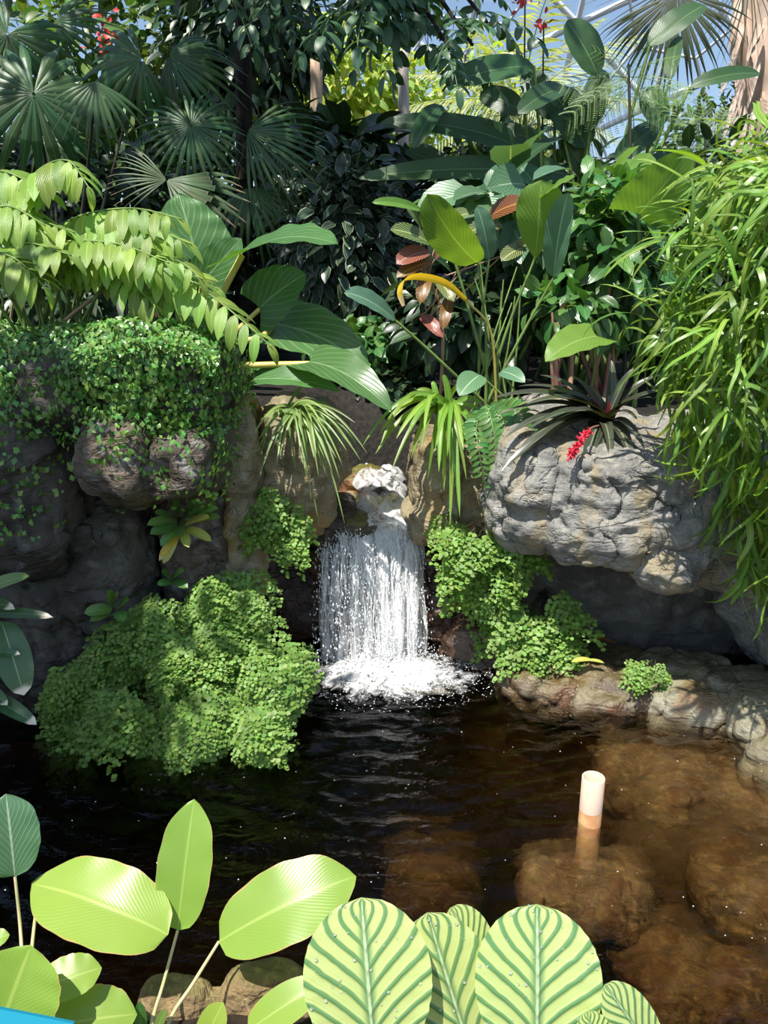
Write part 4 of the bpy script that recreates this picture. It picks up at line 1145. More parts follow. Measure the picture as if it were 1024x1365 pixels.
# heart leaf and companions
hb_ = P(770, 520, 2.95); hb_.z = gz(hb_.x, hb_.y)
hl = thing('heart_leaf_plant', 'light green heart-shaped leaf standing over the dark bromeliad', 'plant', hb_)
A = P(796, 448, 2.85); B = P(727, 482, 2.72)
blade(hl, A, B, 62 * mpp(A), tocam(A, 1.0, -.2), 'anth', sag=.10, fold=.15, kind='heart', lobe=.15, wave=.02)
stem(hl, [hb_, hb_.lerp(A, .5) + Vector((.03, .02, 0)), A], .006, .004, 'stem_g', 'leaf_stalk')
for a, b, w in [((640, 500), (612, 528), 36), ((668, 495), (700, 510), 24)]:
    A = P(*a, 3.0); B = P(*b, 2.9)
    blade(hl, A, B, w * mpp(A), tocam(A, .8), 'blue', sag=.1, fold=.2, kind='ovate')
    stem(hl, [hb_ + Vector((-.1, .05, 0)), A], .004, .003, 'stem_g', 'leaf_stalk')
# ------------------------------------------------------------------ croton
cb = P(585, 505, 3.7); cb.z = gz(cb.x, cb.y)
cr = thing('croton', 'croton shrub with red, orange and pale-veined dark leaves', 'shrub', cb)
tp = P(562, 350, 3.6)
stem(cr, [cb, P(590, 430, 3.65), tp], .010, .006, 'stem_r', 'stem', 12)
for a, b, w, mt in [((575, 325), (520, 306), 26, 'croton'), ((572, 335), (528, 352), 28, 'croton_red'), ((575, 350), (528, 370), 20, 'croton_orange'), ((580, 345), (600, 318), 20, 'croton_red'),
                    ((570, 365), (560, 405), 20, 'croton_orange'), ((585, 375), (605, 402), 20, 'croton'), ((560, 300), (540, 275), 20, 'croton'), ((590, 300), (625, 285), 24, 'croton'), ((600, 395), (590, 440), 18, 'croton_orange'),
                    ((670, 300), (625, 310), 26, 'croton'), ((690, 320), (740, 332), 28, 'croton'), ((650, 290), (700, 270), 30, 'croton_orange'), ((700, 330), (668, 348), 24, 'croton'), ((560, 420), (590, 450), 18, 'croton_red')]:
    A = P(*a, 3.6); B = P(*b, 3.5)
    blade(cr, A, B, w * mpp(A), tocam(A, .7), mt, sag=.1, fold=.25, kind='ellipse', nv=10, nu=5)
    stem(cr, [tp.lerp(cb, random.uniform(0, .4)), A], .004, .003, 'stem_r', 'twig', 3, 4)

# ------------------------------------------------------------------ alocasia on the left wall
ab = P(280, 520, 3.25); ab.z = gz(ab.x, ab.y)
alo = thing('alocasia', 'alocasia with big arrow-shaped leaves on thick yellow stalks', 'plant', ab)
AL = [((322, 338), (451, 326), 96, 3.2, 2.95, .10, .12, (0, 2.0), .22), ((346, 411), (408, 365), 82, 3.2, 3.15, .08, .15, (-.1, .55), .20),
      ((366, 432), (492, 490), 92, 3.25, 3.05, .10, .15, (.1, .8), .15), ((412, 482), (523, 549), 64, 3.0, 2.75, .12, .28, (.05, 1.0), .10),
      ((338, 506), (455, 522), 42, 3.0, 2.9, .08, .3, (0, 1.2), .12), ((262, 345), (238, 258), 105, 3.6, 3.65, .05, .1, (.2, .2), .18),
      ((268, 380), (322, 318), 60, 3.5, 3.5, .05, .15, (.2, .4), .18), ((250, 420), (302, 428), 34, 3.2, 3.1, .1, .2, (0, 1.4), .15)]
for a, b, w, Ya, Yb, sag, fold, (sd, up), lobe in AL:
    A = P(*a, Ya); B = P(*b, Yb)
    blade(alo, A, B, w * mpp(A), tocam(A, up, sd), 'alocasia', sag=sag, fold=fold, kind='heart', lobe=lobe, wave=.018, nv=20, nu=11)
for pts, r in [([(262, 470, 3.2), (292, 400, 3.2), (323, 340, 3.2)], .016), ([(270, 478, 3.1), (300, 460, 3.1), (345, 450, 3.1), (366, 434, 3.25)], .014), ([(284, 493, 3.0), (340, 487, 3.0), (412, 485, 3.0)], .015),
               ([(268, 508, 3.05), (298, 520, 3.05), (338, 508, 3.0)], .011), ([(276, 480, 3.1), (300, 455, 3.15), (346, 412, 3.2)], .012), ([(240, 470, 3.2), (238, 420, 3.3), (262, 347, 3.6)], .010), ([(258, 470, 3.2), (262, 430, 3.3), (268, 382, 3.5)], .010), ([(170, 425, 3.1), (195, 450, 3.1), (205, 470, 3.1)], .010)]:
    pp = [P(*q) for q in pts]
    stem(alo, [ab] + pp if pts[0][0] > 230 else pp, r, r * .75, 'stem_y', 'leaf_stalk', 16, 8)

# ------------------------------------------------------------------ pinnate-leaved plant
pbz = P(95, 470, 3.05); pbz.z = gz(pbz.x, pbz.y)
pin = thing('pinnate_plant', 'arching light green plant with paired leaflets over the fig wall', 'plant', pbz)
lf = [mesh('leaflet', *leaf_tpl(1, .33, 'lance', 9, 5, .22, b), G['pinnate']) for b in (.5, .8, 1.1)]
def pinnate(plant, pts, n, L, base=None, droop=.6, mat='stem_g', meshes=lf, r=.005, up=(0, -.3, 1), fwd=.55):
    cv = curve(*[P(*q) for q in pts], n=30)
    V, Fc, U = tube(cv, r, r * .4, 6)
    fr = obj('frond', V, Fc, G[mat], plant, U)
    d = np.r_[0, np.cumsum(np.linalg.norm(np.diff(cv, axis=0), axis=1))]
    for k in range(n):
        t = (k + .6) / n
        s = t * d[-1]
        p = Vector([np.interp(s, d, cv[:, i]) for i in range(3)])
        p2 = Vector([np.interp(min(s + .01, d[-1]), d, cv[:, i]) for i in range(3)])
        p1 = Vector([np.interp(max(s - .01, 0), d, cv[:, i]) for i in range(3)])
        T = (p2 - p1).normalized()
        S = T.cross(Vector(up)).normalized()
        size = L * (.75 + .5 * math.sin(math.pi * min(1, t * .9 + .12))) * random.uniform(.85, 1.1)
        for sg in ((-1, 1) if k < n - 1 else (0,)):
            y = S * sg + T * (fwd if sg else 1) + Vector((0, 0, -droop * random.uniform(.5, 1.2)))
            link('leaflet', random.choice(meshes), fr, frame(p, y, Vector(up) + T * .1 + rv(.12), size))
    return fr
FR = [([(70, 330, 2.85), (140, 300, 2.75), (215, 318, 2.65)], 13, .115), ([(90, 350, 2.85), (150, 335, 2.75), (230, 345, 2.66), (270, 372, 2.6)], 14, .11), ([(40, 330, 2.95), (100, 300, 2.9), (160, 300, 2.85)], 11, .11), ([(-20, 300, 2.85), (40, 292, 2.78), (100, 310, 2.7)], 11, .115),
      ([(-30, 360, 2.75), (30, 325, 2.7), (95, 340, 2.62)], 11, .115), ([(100, 370, 2.9), (150, 352, 2.8), (205, 372, 2.72)], 9, .11), ([(-30, 265, 2.9), (20, 250, 2.85), (70, 262, 2.8)], 10, .115), ([(110, 330, 3.0), (180, 300, 2.95), (255, 325, 2.9)], 12, .115), ([(150, 330, 2.95), (210, 340, 2.85), (290, 385, 2.78)], 12, .11),
      ([(80, 300, 2.9), (120, 284, 2.8), (180, 278, 2.72), (243, 292, 2.65)], 13, .11), ([(90, 318, 2.9), (160, 322, 2.8), (235, 362, 2.72), (300, 408, 2.62), (362, 462, 2.55)], 19, .125),
      ([(30, 310, 2.9), (28, 265, 2.85), (50, 228, 2.8), (90, 214, 2.75), (120, 252, 2.7)], 14, .12), ([(20, 340, 2.85), (90, 322, 2.75), (160, 326, 2.68), (225, 350, 2.6)], 15, .115),
      ([(130, 345, 2.9), (190, 366, 2.8), (262, 402, 2.7)], 11, .12), ([(-30, 330, 2.7), (20, 345, 2.62), (62, 385, 2.6)], 9, .12), ([(-40, 290, 2.8), (10, 275, 2.75), (60, 300, 2.7)], 9, .12),
      ([(40, 350, 3.0), (110, 345, 2.9), (180, 352, 2.8)], 10, .11), ([(-40, 240, 2.9), (0, 228, 2.85), (45, 245, 2.8)], 8, .12), ([(60, 330, 3.1), (120, 305, 3.0), (200, 310, 2.9)], 11, .12), ([(150, 360, 2.75), (200, 400, 2.68), (215, 430, 2.65)], 6, .09)]
for pts, n, L in FR:
    pinnate(pin, pts, n, L, droop=random.choice((.15, .35, .6)), up=(0, -.45, 1))
    a = P(*pts[0]); b = pbz + Vector((random.uniform(-.25, .2), random.uniform(-.1, .1), 0))
    stem(pin, [b, b.lerp(a, .5) + Vector((-.03, .03, .02)), a], .007, .005, 'stem_g')
stem(pin, [P(58, 452, 2.95), P(105, 412, 2.9), P(146, 384, 2.85)], .008, .005, 'stem_r')
for k in range(14):
    x = random.uniform(-20, 240)
    stem(pin, [P(x, 462, 3.3), P(x + random.uniform(-10, 20), 400, 3.25), P(x + random.uniform(-30, 40), 345, 3.2)], .006, .004, random.choice(['stem_d', 'stem_r', 'stem_g']))
stem(pin, [P(124, 462, 2.62), P(140, 445, 2.62), P(168, 440, 2.62)], .003, .002, 'stem_p', 'dry_runner')

# ------------------------------------------------------------------ grassy tuft and strap ferns
def strap_plant(name, label, cpx, Y, tips, w, mat, arch=.25, cat_='plant', wvar=.2, N=None):
    c = P(cpx[0], cpx[1], Y)
    pl = thing(name, label, cat_, c)
    for (tx, ty, dy) in tips:
        A = c + Vector((random.uniform(-.04, .04), random.uniform(-.04, .04), 0)); B = P(tx, ty, Y + dy)
        L = (B - A).length
        cv = bez(A, B, A.lerp(B, .45) + Vector((0, -.05, 1)) * arch * max(L, .12) * random.uniform(1.3, 2.2), 14)
        wv = w * mpp(c) * random.uniform(1 - wvar, 1 + wvar) / 2
        T = np.gradient(cv, axis=0); T /= np.linalg.norm(T, axis=1)[:, None]
        S = np.cross(T, np.array(tocam(A, .4, random.uniform(-.6, .6)))); S /= np.linalg.norm(S, axis=1)[:, None]
        Mn = np.cross(S, T)
        pr = prof('strap', np.linspace(.03, 1, 14)) * wv
        V = np.concatenate([[cv[i] - S[i] * pr[i], cv[i] - Mn[i] * pr[i] * .35, cv[i] + S[i] * pr[i]] for i in range(14)])
        uu = np.tile([0, .5, 1], 14); vv = np.repeat(np.linspace(0, 1, 14), 3)
        obj('leaf', V, grid_faces(14, 3), G[mat], pl, np.stack([uu, vv], 1))
    return pl
tips = [(random.gauss(432, 24), random.gauss(610, 35), random.uniform(-.25, 0)) for _ in range(46)] + [(random.uniform(335, 375), random.uniform(560, 630), random.uniform(-.2, 0)) for _ in range(12)] + [(415, 668, -.2), (463, 602, -.2), (345, 640, -.2), (455, 575, -.1), (440, 540, 0)]
strap_plant('grassy_tuft', 'arching grass-like tuft hanging over the tan rock', (392, 548), 2.95, tips, 4.2, 'grass', .22)
tips = [(500, 606, -.2), (505, 580, -.15), (482, 596, -.2), (522, 628, -.25), (535, 600, -.2), (548, 612, -.2), (515, 560, -.1), (560, 600, -.25), (600, 702, -.25), (613, 690, -.28), (592, 655, -.25), (606, 640, -.25), (622, 640, -.25),
        (585, 630, -.25), (570, 640, -.22), (630, 610, -.2), (590, 500, 0), (622, 512, 0), (642, 540, 0), (655, 560, -.05), (555, 520, 0), (575, 510, 0), (530, 545, -.1), (604, 660, -.3), (596, 610, -.3), (545, 570, -.25), (565, 575, -.3), (618, 600, -.25), (640, 590, -.2), (580, 600, -.3), (507, 594, -.25), (528, 585, -.25)]
strap_plant('strap_fern', 'light green strap fern spilling over the rock pillar', (592, 548), 3.0, tips, 9.5, 'strap', .3, 'fern')
swl = [mesh('leaflet', *leaf_tpl(1, .36, 'lance', 5, 3, .2, .5), G['sword'])]
sc_ = P(650, 540, 3.0)
sw = thing('sword_fern', 'dark green sword fern hanging beside the strap fern', 'fern', sc_)
for pts in [[(648, 540, 2.95), (655, 560, 2.8), (662, 610, 2.75), (655, 660, 2.75)], [(650, 540, 2.95), (668, 555, 2.8), (675, 590, 2.75), (676, 630, 2.75)], [(645, 545, 2.95), (635, 570, 2.8), (640, 610, 2.75), (645, 640, 2.75)], [(655, 545, 2.95), (690, 550, 2.8), (705, 585, 2.75)]]:
    pinnate(sw, pts, 17, .048, droop=.15, meshes=swl, r=.0025, up=tuple(tocam(sc_, .3)), fwd=.3)

# ------------------------------------------------------------------ bromeliad
bc = P(806, 566, 2.85)
br = thing('bromeliad', 'dark strap-leaved bromeliad rosette on top of the pale boulder', 'plant', bc)
BT = [((668, 628), 26, -.25), ((655, 532), 22, -.1), ((668, 586), 22, -.2), ((727, 522), 20, -.05), ((700, 540), 20, -.15), ((846, 490), 16, 0), ((880, 500), 16, 0), ((870, 530), 16, -.1), ((772, 655), 22, -.3), ((790, 650), 18, -.3), ((848, 636), 20, -.32), ((815, 620), 16, -.3),
      ((740, 560), 16, -.2), ((760, 500), 14, .05), ((815, 480), 15, .05), ((700, 575), 16, -.25), ((775, 510), 14, .1), ((860, 600), 16, -.3), ((690, 600), 15, -.28), ((905, 520), 15, -.1), ((720, 500), 16, .05), ((850, 560), 14, -.25), ((660, 555), 16, -.1), ((690, 515), 14, 0)]
for (t, w, dy) in BT:
    A = bc + Vector((random.uniform(-.02, .02), random.uniform(-.02, .02), .0)); B = P(*t, 2.85 + dy)
    V, Fc, U = hero(A, B, w * mpp(bc) * 1.25, (0, -.3, 1), sag=.16, fold=.4, kind='taper', nv=14, nu=5, ctrl=.4)
    obj('leaf', V, Fc, G['brom'], br, U)
for t in [(765, 558), (783, 522), (775, 540), (748, 548), (812, 535), (790, 545), (828, 545)]:
    A = bc + rv(.01); B = P(*t, 2.8)
    blade(br, A, B, .022, (0, -.5, 1), 'brom_red', 'pink_leaf', sag=.1, fold=.3, kind='taper', nv=8, nu=3)
stem(br, [bc, P(786, 572, 2.62), P(770, 592, 2.56), P(760, 608, 2.55)], .004, .003, 'stem_r', 'flower_stalk')
me = mesh('floret', *xf(cat([leaf_tpl(.020, .010, 'ovate', 4, 3, .6, .5), xf(leaf_tpl(.020, .010, 'ovate', 4, 3, .6, .5), Matrix.Rotation(2.2, 4, 'Y'))]), Matrix.Identity(4)), G['rose'])
fc = curve(P(784, 574, 2.6), P(771, 592, 2.54), P(760, 608, 2.53), n=24)
for k in range(len(fc)):
    for q in range(3):
        link('floret', me, br, frame(Vector(fc[k]), rv(1) + Vector((0, -.3, 0)), rv(1), random.uniform(.8, 1.2)))

# ------------------------------------------------------------------ hanging ribbon-leaf plant on the right
rb_base = P(1010, 590, 2.75)
rib = thing('ribbon_plant', 'big weeping bush of narrow ribbon leaves hanging over the boulder', 'plant', rb_base)
def ribbon_tpl(L, W, bend, tw, wob, ph):
    n = 9; v = np.linspace(0, 1, n); th = bend * v ** .8
    d = np.stack([.3 * np.sin(v * wob + ph), np.cos(th), -np.sin(th)], 1)
    C = np.cumsum(d, 0) * L / n
    w = prof('strap', np.linspace(.04, 1, n)) * W / 2
    V = []
    for i in range(n):
        a = tw * math.sin(v[i] * 3 + ph)
        s = np.array((math.cos(a), 0.2 * math.sin(a), math.sin(a)))
        V += [C[i] - s * w[i], C[i] + s * w[i]]
    return np.array(V), grid_faces(n, 2), np.stack([np.tile([0, 1], n), np.repeat(v, 2)], 1)
RT = [ribbon_tpl(.17 * random.uniform(.8, 1.5), .0145 * random.uniform(.7, 1.3), random.uniform(.8, 2.7), random.uniform(.1, .8), random.uniform(2, 7), random.random() * 6) for _ in range(14)]
mats_by = {k: [] for k in range(len(RT))}
def in_bush(px, py):
    left = np.interp(py, [150, 175, 230, 300, 340, 400, 470, 540, 590, 640, 700, 760, 800], [1015, 995, 950, 910, 895, 880, 872, 885, 905, 962, 972, 980, 995])
    return px > left
clusters = []
for _ in range(520):
    px, py = random.uniform(840, 1120), random.uniform(165, 770)
    if not in_bush(px, py + 10): continue
    edge_d = px - np.interp(py, [150, 300, 470, 590, 640, 800], [1000, 885, 835, 870, 945, 985])
    Yc = 2.62 - .42 * min(1, max(0, edge_d) / 120) + random.uniform(-.16, .14)
    if py > 560: Yc = min(Yc, 2.40) - .02
    clusters.append((P(px, py, Yc), py))
for p, py in clusters:
    nr = random.randint(4, 7)
    base_dir = Vector((random.uniform(-1, .35) if py < 500 else random.uniform(-.45, .35), random.uniform(-.9, .2), random.uniform(-.5, .5) if py < 520 else random.uniform(-1.6, -.2)))
    for _ in range(nr):
        y = base_dir + rv(.45)
        q = frame(p + rv(.015), y, Vector((0, 0, 1)) + rv(.35) + tocam(p, 0) * .5, random.uniform(.75, 1.2))
        mats_by[random.randrange(len(RT))].append(q)
for k, t in enumerate(RT):
    leaves(rib, 'leaf', t, mats_by[k], 21, G['ribbon'])
for k in range(26):
    p, py = random.choice(clusters)
    stem(rib, [rb_base + rv(.05), rb_base.lerp(p, .5) + Vector((.05, .1, .12)), p], .006, .003, 'stem_g', 'branch', 8, 5)
for pts in [[(985, 760, 2.38), (990, 800, 2.36), (1005, 835, 2.36)], [(1000, 770, 2.38), (1012, 800, 2.36), (990, 815, 2.35)], [(955, 740, 2.4), (975, 775, 2.36), (965, 795, 2.36)]]:
    stem(rib, [P(*q) for q in pts], .0022, .001, 'stem_g', 'runner')

# ------------------------------------------------------------------ maidenhair ferns
def maiden_tpl(seed, R=.24, npin=6, Lp=.13, lw=.0235):
    rs = random.Random(seed); parts = []; st = []
    fan = np.array([(0, 0, 0), (-.55, .55, .05), (-.28, .95, .0), (.28, .95, .0), (.55, .55, .05)])
    ff = np.array([(0, 4, 3, 0), (0, 3, 2, 0), (0, 2, 1, 0)])[:, :3]
    fl = (fan, ff, np.array([(.5, 0), (0, .6), (.3, 1), (.7, 1), (1, .6)]))
    rach = lambda t: Vector((0, R * t * (1 - .12 * t), -.5 * R * t * t))
    st.append([rach(t) for t in np.linspace(0, 1, 7)])
    for k in range(npin):
        t = (k + .5) / npin; o = rach(t)
        for sg in (-1, 1):
            ll = Lp * (1.15 - .75 * t) * rs.uniform(.75, 1.15)
            d = Vector((sg * (1 - .25 * t), .6 + rs.uniform(-.35, .35), .2 + rs.uniform(-.15, .25))).normalized()
            m_ = max(3, int(ll / (lw * .66)))
            pr = None; line = [o]
            for j in range(m_):
                s = (j + .7) / m_ * ll
                p = o + d * s + Vector((0, 0, -1.9 * s * s / Lp * .45)) + Vector((rs.gauss(0, .12), rs.gauss(0, .12), rs.gauss(0, .15))) * lw
                line.append(p)
                tn = d + Vector((0, 0, -1.7 * s / Lp * .5))
                side = tn.cross(Vector((0, 0, 1))).normalized()
                for s2 in (-1, 1):
                    yv = side * s2 + tn * (.35 + rs.uniform(-.45, .45)) + Vector((0, 0, -.15 + rs.uniform(-.3, .2)))
                    parts.append(xf(fl, frame(p, yv, Vector((0, 0, 1)) + Vector((rs.gauss(0, .25), rs.gauss(0, .25), 0)), lw * rs.uniform(.8, 1.15) * (1 - .25 * j / m_))))
            st.append(line[::2] + [line[-1]])
    p = rach(1)
    for j in range(6):
        parts.append(xf(fl, frame(p + Vector((0, .006 * j, -.008 * j)), (rs.choice((-1, 1)), .5, -.2), (0, 0, 1), lw)))
    (V, Fc, U) = cat(parts)
    nf = len(Fc)
    return (V, Fc, U), nf
def frond_mesh(seed, *a):
    (V, Fc, U), nf = maiden_tpl(seed, *a)
    me = mesh('frond', V, Fc, U, G['maiden'])
    me.materials.append(G['stem_d'])
    me.polygons.foreach_set('material_index', (np.arange(len(Fc)) >= nf).astype(np.int32))
    return me
MF = []
for s in range(6):
    MF.append(frond_mesh(100 + s))
MFS = []
for s in range(5):
    MFS.append(frond_mesh(200 + s, .13, 4, .08, .021))
def maiden(label, root, spots, scale=1.0, MF=MFS):
    """spots: (point, outward direction, up normal)"""
    pl = thing('maidenhair_fern', label, 'fern', root)
    for p, d, nrm in spots:
        link('frond', random.choice(MF), pl, frame(p, d, nrm, scale * random.uniform(.8, 1.2)))
    for k in range(0, len(spots), max(1, len(spots) // 24)):
        p = spots[k][0]
        stem(pl, [Vector(root) + rv(.01), Vector(root).lerp(p, .5) + Vector((0, 0, .03)), p], .0018, .001, 'stem_d', 'stalk', 6, 4)
    return pl
def mound(outline, n, Yfun, down=.6, out_=.6):
    """spots over a draped clump whose front is given by Yfun(px, py)"""
    cxp = sum(q[0] for q in outline) / len(outline); cyp = sum(q[1] for q in outline) / len(outline)
    xs_ = [q[0] for q in outline]; ys_ = [q[1] for q in outline]; sp = []
    def inside(x, y):
        r_ = False; j = len(outline) - 1
        for i in range(len(outline)):
            xi, yi = outline[i]; xj, yj = outline[j]
            if (yi > y) != (yj > y) and x < (xj - xi) * (y - yi) / (yj - yi) + xi: r_ = not r_
            j = i
        return r_
    tries = 0
    while len(sp) < n and tries < n * 60:
        tries += 1
        x = random.uniform(min(xs_), max(xs_)); y = random.uniform(min(ys_), max(ys_))
        if not inside(x, y): continue
        p = P(x, y, Yfun(x, y) + random.uniform(-.02, .10))
        fx = (x - cxp) / (max(xs_) - min(xs_)) * 2
        d = Vector((fx * out_ * 1.6 + random.gauss(0, .35), -.75 + random.gauss(0, .2), -down * random.uniform(.3, 1.3)))
        nrm = Vector((fx * .4, -.75, .75)) + rv(.15)
        sp.append((p, d, nrm))
    return sp
BF = [(95, 900), (90, 990), (150, 960), (215, 965), (285, 975), (335, 950), (360, 900), (370, 850), (350, 790), (330, 752), (295, 748), (250, 770), (180, 800), (140, 850)]
bf_root = P(250, 850, 2.75)
bfY = lambda x, y: 2.66 - .42 * min(1, max(0, (y - 740) / 240)) + .10 * abs(x - 230) / 150 + .13 * float(vnoise(np.array([[x / 42, y / 34, 3.3]]))[0])
spots = mound(BF, 140, bfY)
for k in range(60):      # fringe hanging over the water and out at the sides
    x = random.uniform(75, 380); y = np.interp(x, [75, 110, 200, 300, 350, 385], [890, 945, 965, 960, 915, 850]) + random.uniform(-35, 28)
    fx = (x - 230) / 150
    spots.append((P(x, y, bfY(x, y) - .02), Vector((fx * .9 + random.gauss(0, .2), -.45, -1.0)), Vector((fx * .4, -1, .5)) + rv(.15)))
maiden('huge light green maidenhair fern cascading from the shaded wall to the water', bf_root, spots, .72, MF)
UFo = [(335, 650), (365, 640), (390, 690), (392, 740), (375, 730), (350, 712), (325, 700)]
maiden('small dark green maidenhair fern below the grassy tuft', P(355, 665, 2.95), mound(UFo, 26, lambda x, y: 2.86 - .05 * (y - 640) / 100), .85)
maiden('pale green maidenhair fern under the rock pillar', P(655, 705, 2.95), mound([(610, 705), (650, 700), (690, 705), (700, 730), (680, 760), (665, 800), (640, 800), (625, 770), (605, 740)], 46, lambda x, y: 2.80), .85)
maiden('bright maidenhair fern reaching the water beside the shelf', P(725, 790, 2.95), mound([(695, 800), (740, 790), (768, 830), (760, 850), (730, 870), (705, 880), (690, 850)], 44, lambda x, y: 2.80 - .05 * (y - 780) / 100), .85)
maiden('tiny maidenhair fern tucked against the strap fern tips', P(595, 690, 2.95), mound([(585, 690), (612, 690), (615, 710), (595, 715)], 7, lambda x, y: 2.90), .6)
maiden('lone small maidenhair fern on the rock shelf', P(872, 895, 2.62), mound([(852, 882), (888, 884), (890, 905), (865, 910)], 9, lambda x, y: 2.56), .55)
maiden('dark wispy maidenhair fern between the pillar fern and the shelf fern', P(690, 770, 3.0), mound([(650, 800), (690, 790), (690, 840), (660, 850)], 12, lambda x, y: 2.92), .8)

# ------------------------------------------------------------------ creeping fig on the left rocks
fig = thing('creeping_fig', 'dense creeping fig carpeting the top of the shaded rock wall', 'vine', P(200, 470, 2.6))
def surf_samples(o, n):
    me = o.data
    me.calc_loop_triangles()
    nt_ = len(me.loop_triangles)
    tv = np.empty(nt_ * 3, np.int32); me.loop_triangles.foreach_get('vertices', tv); tv = tv.reshape(-1, 3)
    co_ = np.empty(len(me.vertices) * 3, np.float32); me.vertices.foreach_get('co', co_)
    co_ = co_.reshape(-1, 3).astype(float) + np.array(ORG[o.name])
    a, b, c = co_[tv[:, 0]], co_[tv[:, 1]], co_[tv[:, 2]]
    nr = np.cross(b - a, c - a); ar = np.linalg.norm(nr, axis=1); nr /= ar[:, None] + 1e-12
    k = rng.choice(nt_, n, p=ar / ar.sum())
    u, v = rng.random(n), rng.random(n); sw_ = u + v > 1; u[sw_] = 1 - u[sw_]; v[sw_] = 1 - v[sw_]
    return a[k] + (b - a)[k] * u[:, None] + (c - a)[k] * v[:, None], nr[k]
def fig_density(x, y):
    dense = np.clip(np.minimum.reduce([(x - 60) / 70, (300 - x) / 12, (np.interp(x, [60, 130, 180, 230, 285], [560, 540, 600, 610, 640]) - y) / 25]), 0, 1)
    blob = np.exp(-(((x - 210) / 80) ** 2 + ((y - 530) / 75) ** 2))
    left = np.clip((95 - x) / 60, 0, 1) * np.clip((735 - y) / 60, 0, 1) * .38
    run = np.exp(-((x - 270) / 12) ** 2) * np.clip((700 - y) / 30, 0, 1) * .7 + np.exp(-((x - 192) / 7) ** 2) * np.clip((662 - y) / 10, 0, 1) * np.clip((y - 590) / 10, 0, 1) * .5
    return np.clip(np.maximum.reduce([dense * .9, blob, left, run]), 0, 1)
fms = []
for key, n in (('slab', 95000), ('col', 14000), ('bulge', 9000), ('base', 9000), ('nook', 5000), ('mid1', 2500)):
    Pn, Nn = surf_samples(R_[key], n)
    x, y = proj(Pn)
    vis = (Nn * (np.array(CAM) - Pn)).sum(1) > -.1
    dens = fig_density(x, y) * (.35 + .65 * (fbm(Pn * 6, 3, 33) > -.28)) * (.5 + .5 * (fbm(Pn * 14, 2, 37) > -.35))
    keep = vis & (rng.random(n) < dens * .85)
    for p, nn in zip(Pn[keep], Nn[keep]):
        nn = Vector(nn)
        y_ = Vector((random.gauss(0, .6), -.15, -1 + random.gauss(0, .5)))
        y_ = y_ - nn * y_.dot(nn) * .75
        fms.append(frame(Vector(p) + nn * random.uniform(.006, .055), y_, nn + rv(.3) + Vector((0, 0, .35)), random.uniform(.7, 1.35)))
leaves(fig, 'leaf', leaf_tpl(.020, .0165, 'ovate', 3, 3, .2, .5), fms, 300, G['fig'])
# cushion of fig standing above the rock top
cms = []
for _ in range(2600):
    x = random.uniform(95, 290); yt = np.interp(x, [95, 130, 165, 200, 250, 290], [463, 461, 452, 446, 452, 470])
    y = yt + abs(random.gauss(0, 16)); p = P(x, y, random.uniform(2.42, 2.75))
    cms.append(frame(p, rv(.6) + Vector((0, -.6, -.5)), Vector((0, -.4, 1)) + rv(.35), random.uniform(.8, 1.4)))
V, Fc, U = many(leaf_tpl(.017, .013, 'ovate', 3, 3, .2, .5), cms)
tag(obj('leaf_cushion', V, Fc, G['fig'], fig, U), kind='stuff')
for k in range(5):
    x0 = random.uniform(0, 280); y0 = random.uniform(470, 560); x1 = x0 + random.uniform(-40, 40); y1 = y0 + random.uniform(50, 140)
    Yv = 2.46 if y1 < 620 else 2.44
    stem(fig, [P(x0, y0, Yv), P((x0 + x1) / 2 + random.uniform(-15, 15), (y0 + y1) / 2, Yv - .02), P(x1, y1, Yv)], .0018, .001, 'stem_d', 'runner', 10, 4)

# ------------------------------------------------------------------ small plants on the left wall
ob = P(238, 690, 2.72)
ov = thing('oval_leaf_plant', 'small oval-leaved plant rooted in the rock below the fig', 'plant', ob)
for k, (a, b, w, mt) in enumerate([((236, 700), (200, 712), 16, 'oval'), ((234, 694), (196, 700), 14, 'oval'), ((240, 702), (214, 728), 14, 'oval'), ((244, 695), (262, 683), 15, 'oval'), ((240, 690), (225, 676), 14, 'oval'), ((246, 700), (280, 690), 14, 'oval_y'), ((248, 705), (282, 722), 13, 'oval_y'), ((244, 708), (252, 730), 12, 'oval_y'),
                                   ((236, 705), (218, 752), 15, 'oval_y'), ((238, 706), (212, 748), 10, 'yellow'), ((250, 698), (294, 690), 14, 'oval'), ((244, 690), (275, 676), 14, 'oval'), ((240, 700), (242, 716), 14, 'oval'), ((230, 690), (206, 684), 12, 'oval'), ((250, 690), (292, 678), 13, 'oval'), ((236, 690), (232, 660), 11, 'oval'), ((246, 688), (256, 664), 11, 'oval')]):
    A = P(*a, 2.62); B = P(*b, 2.55)
    blade(ov, A, B, w * mpp(A) * 1.1, tocam(A, .8, random.uniform(-.4, .4)), mt, sag=.1, fold=.25, kind='ellipse', nv=9, nu=5)
    stem(ov, [ob, A], .0022, .0016, 'stem_g', 'twig', 3, 4)
o2 = P(150, 815, 2.62)
ov2 = thing('oval_leaf_plant', 'small dark-leaved seedling on the rock above the huge fern', 'plant', o2)
for a, b, w in [((150, 812), (112, 818), 18), ((152, 808), (142, 788), 16), ((155, 812), (172, 800), 16), ((148, 816), (120, 828), 14), ((156, 815), (165, 828), 16), ((150, 806), (158, 790), 13)]:
    A = P(*a, 2.52); B = P(*b, 2.47)
    blade(ov2, A, B, w * mpp(A), tocam(A, .8), 'oval', sag=.1, fold=.2, kind='ellipse', nv=8, nu=5)
    stem(ov2, [o2, A], .002, .0015, 'stem_g', 'twig', 3, 4)
o3 = P(228, 772, 2.72)
ov3 = thing('oval_leaf_plant', 'little dark leafy shoot below the small oval-leaved plant', 'plant', o3)
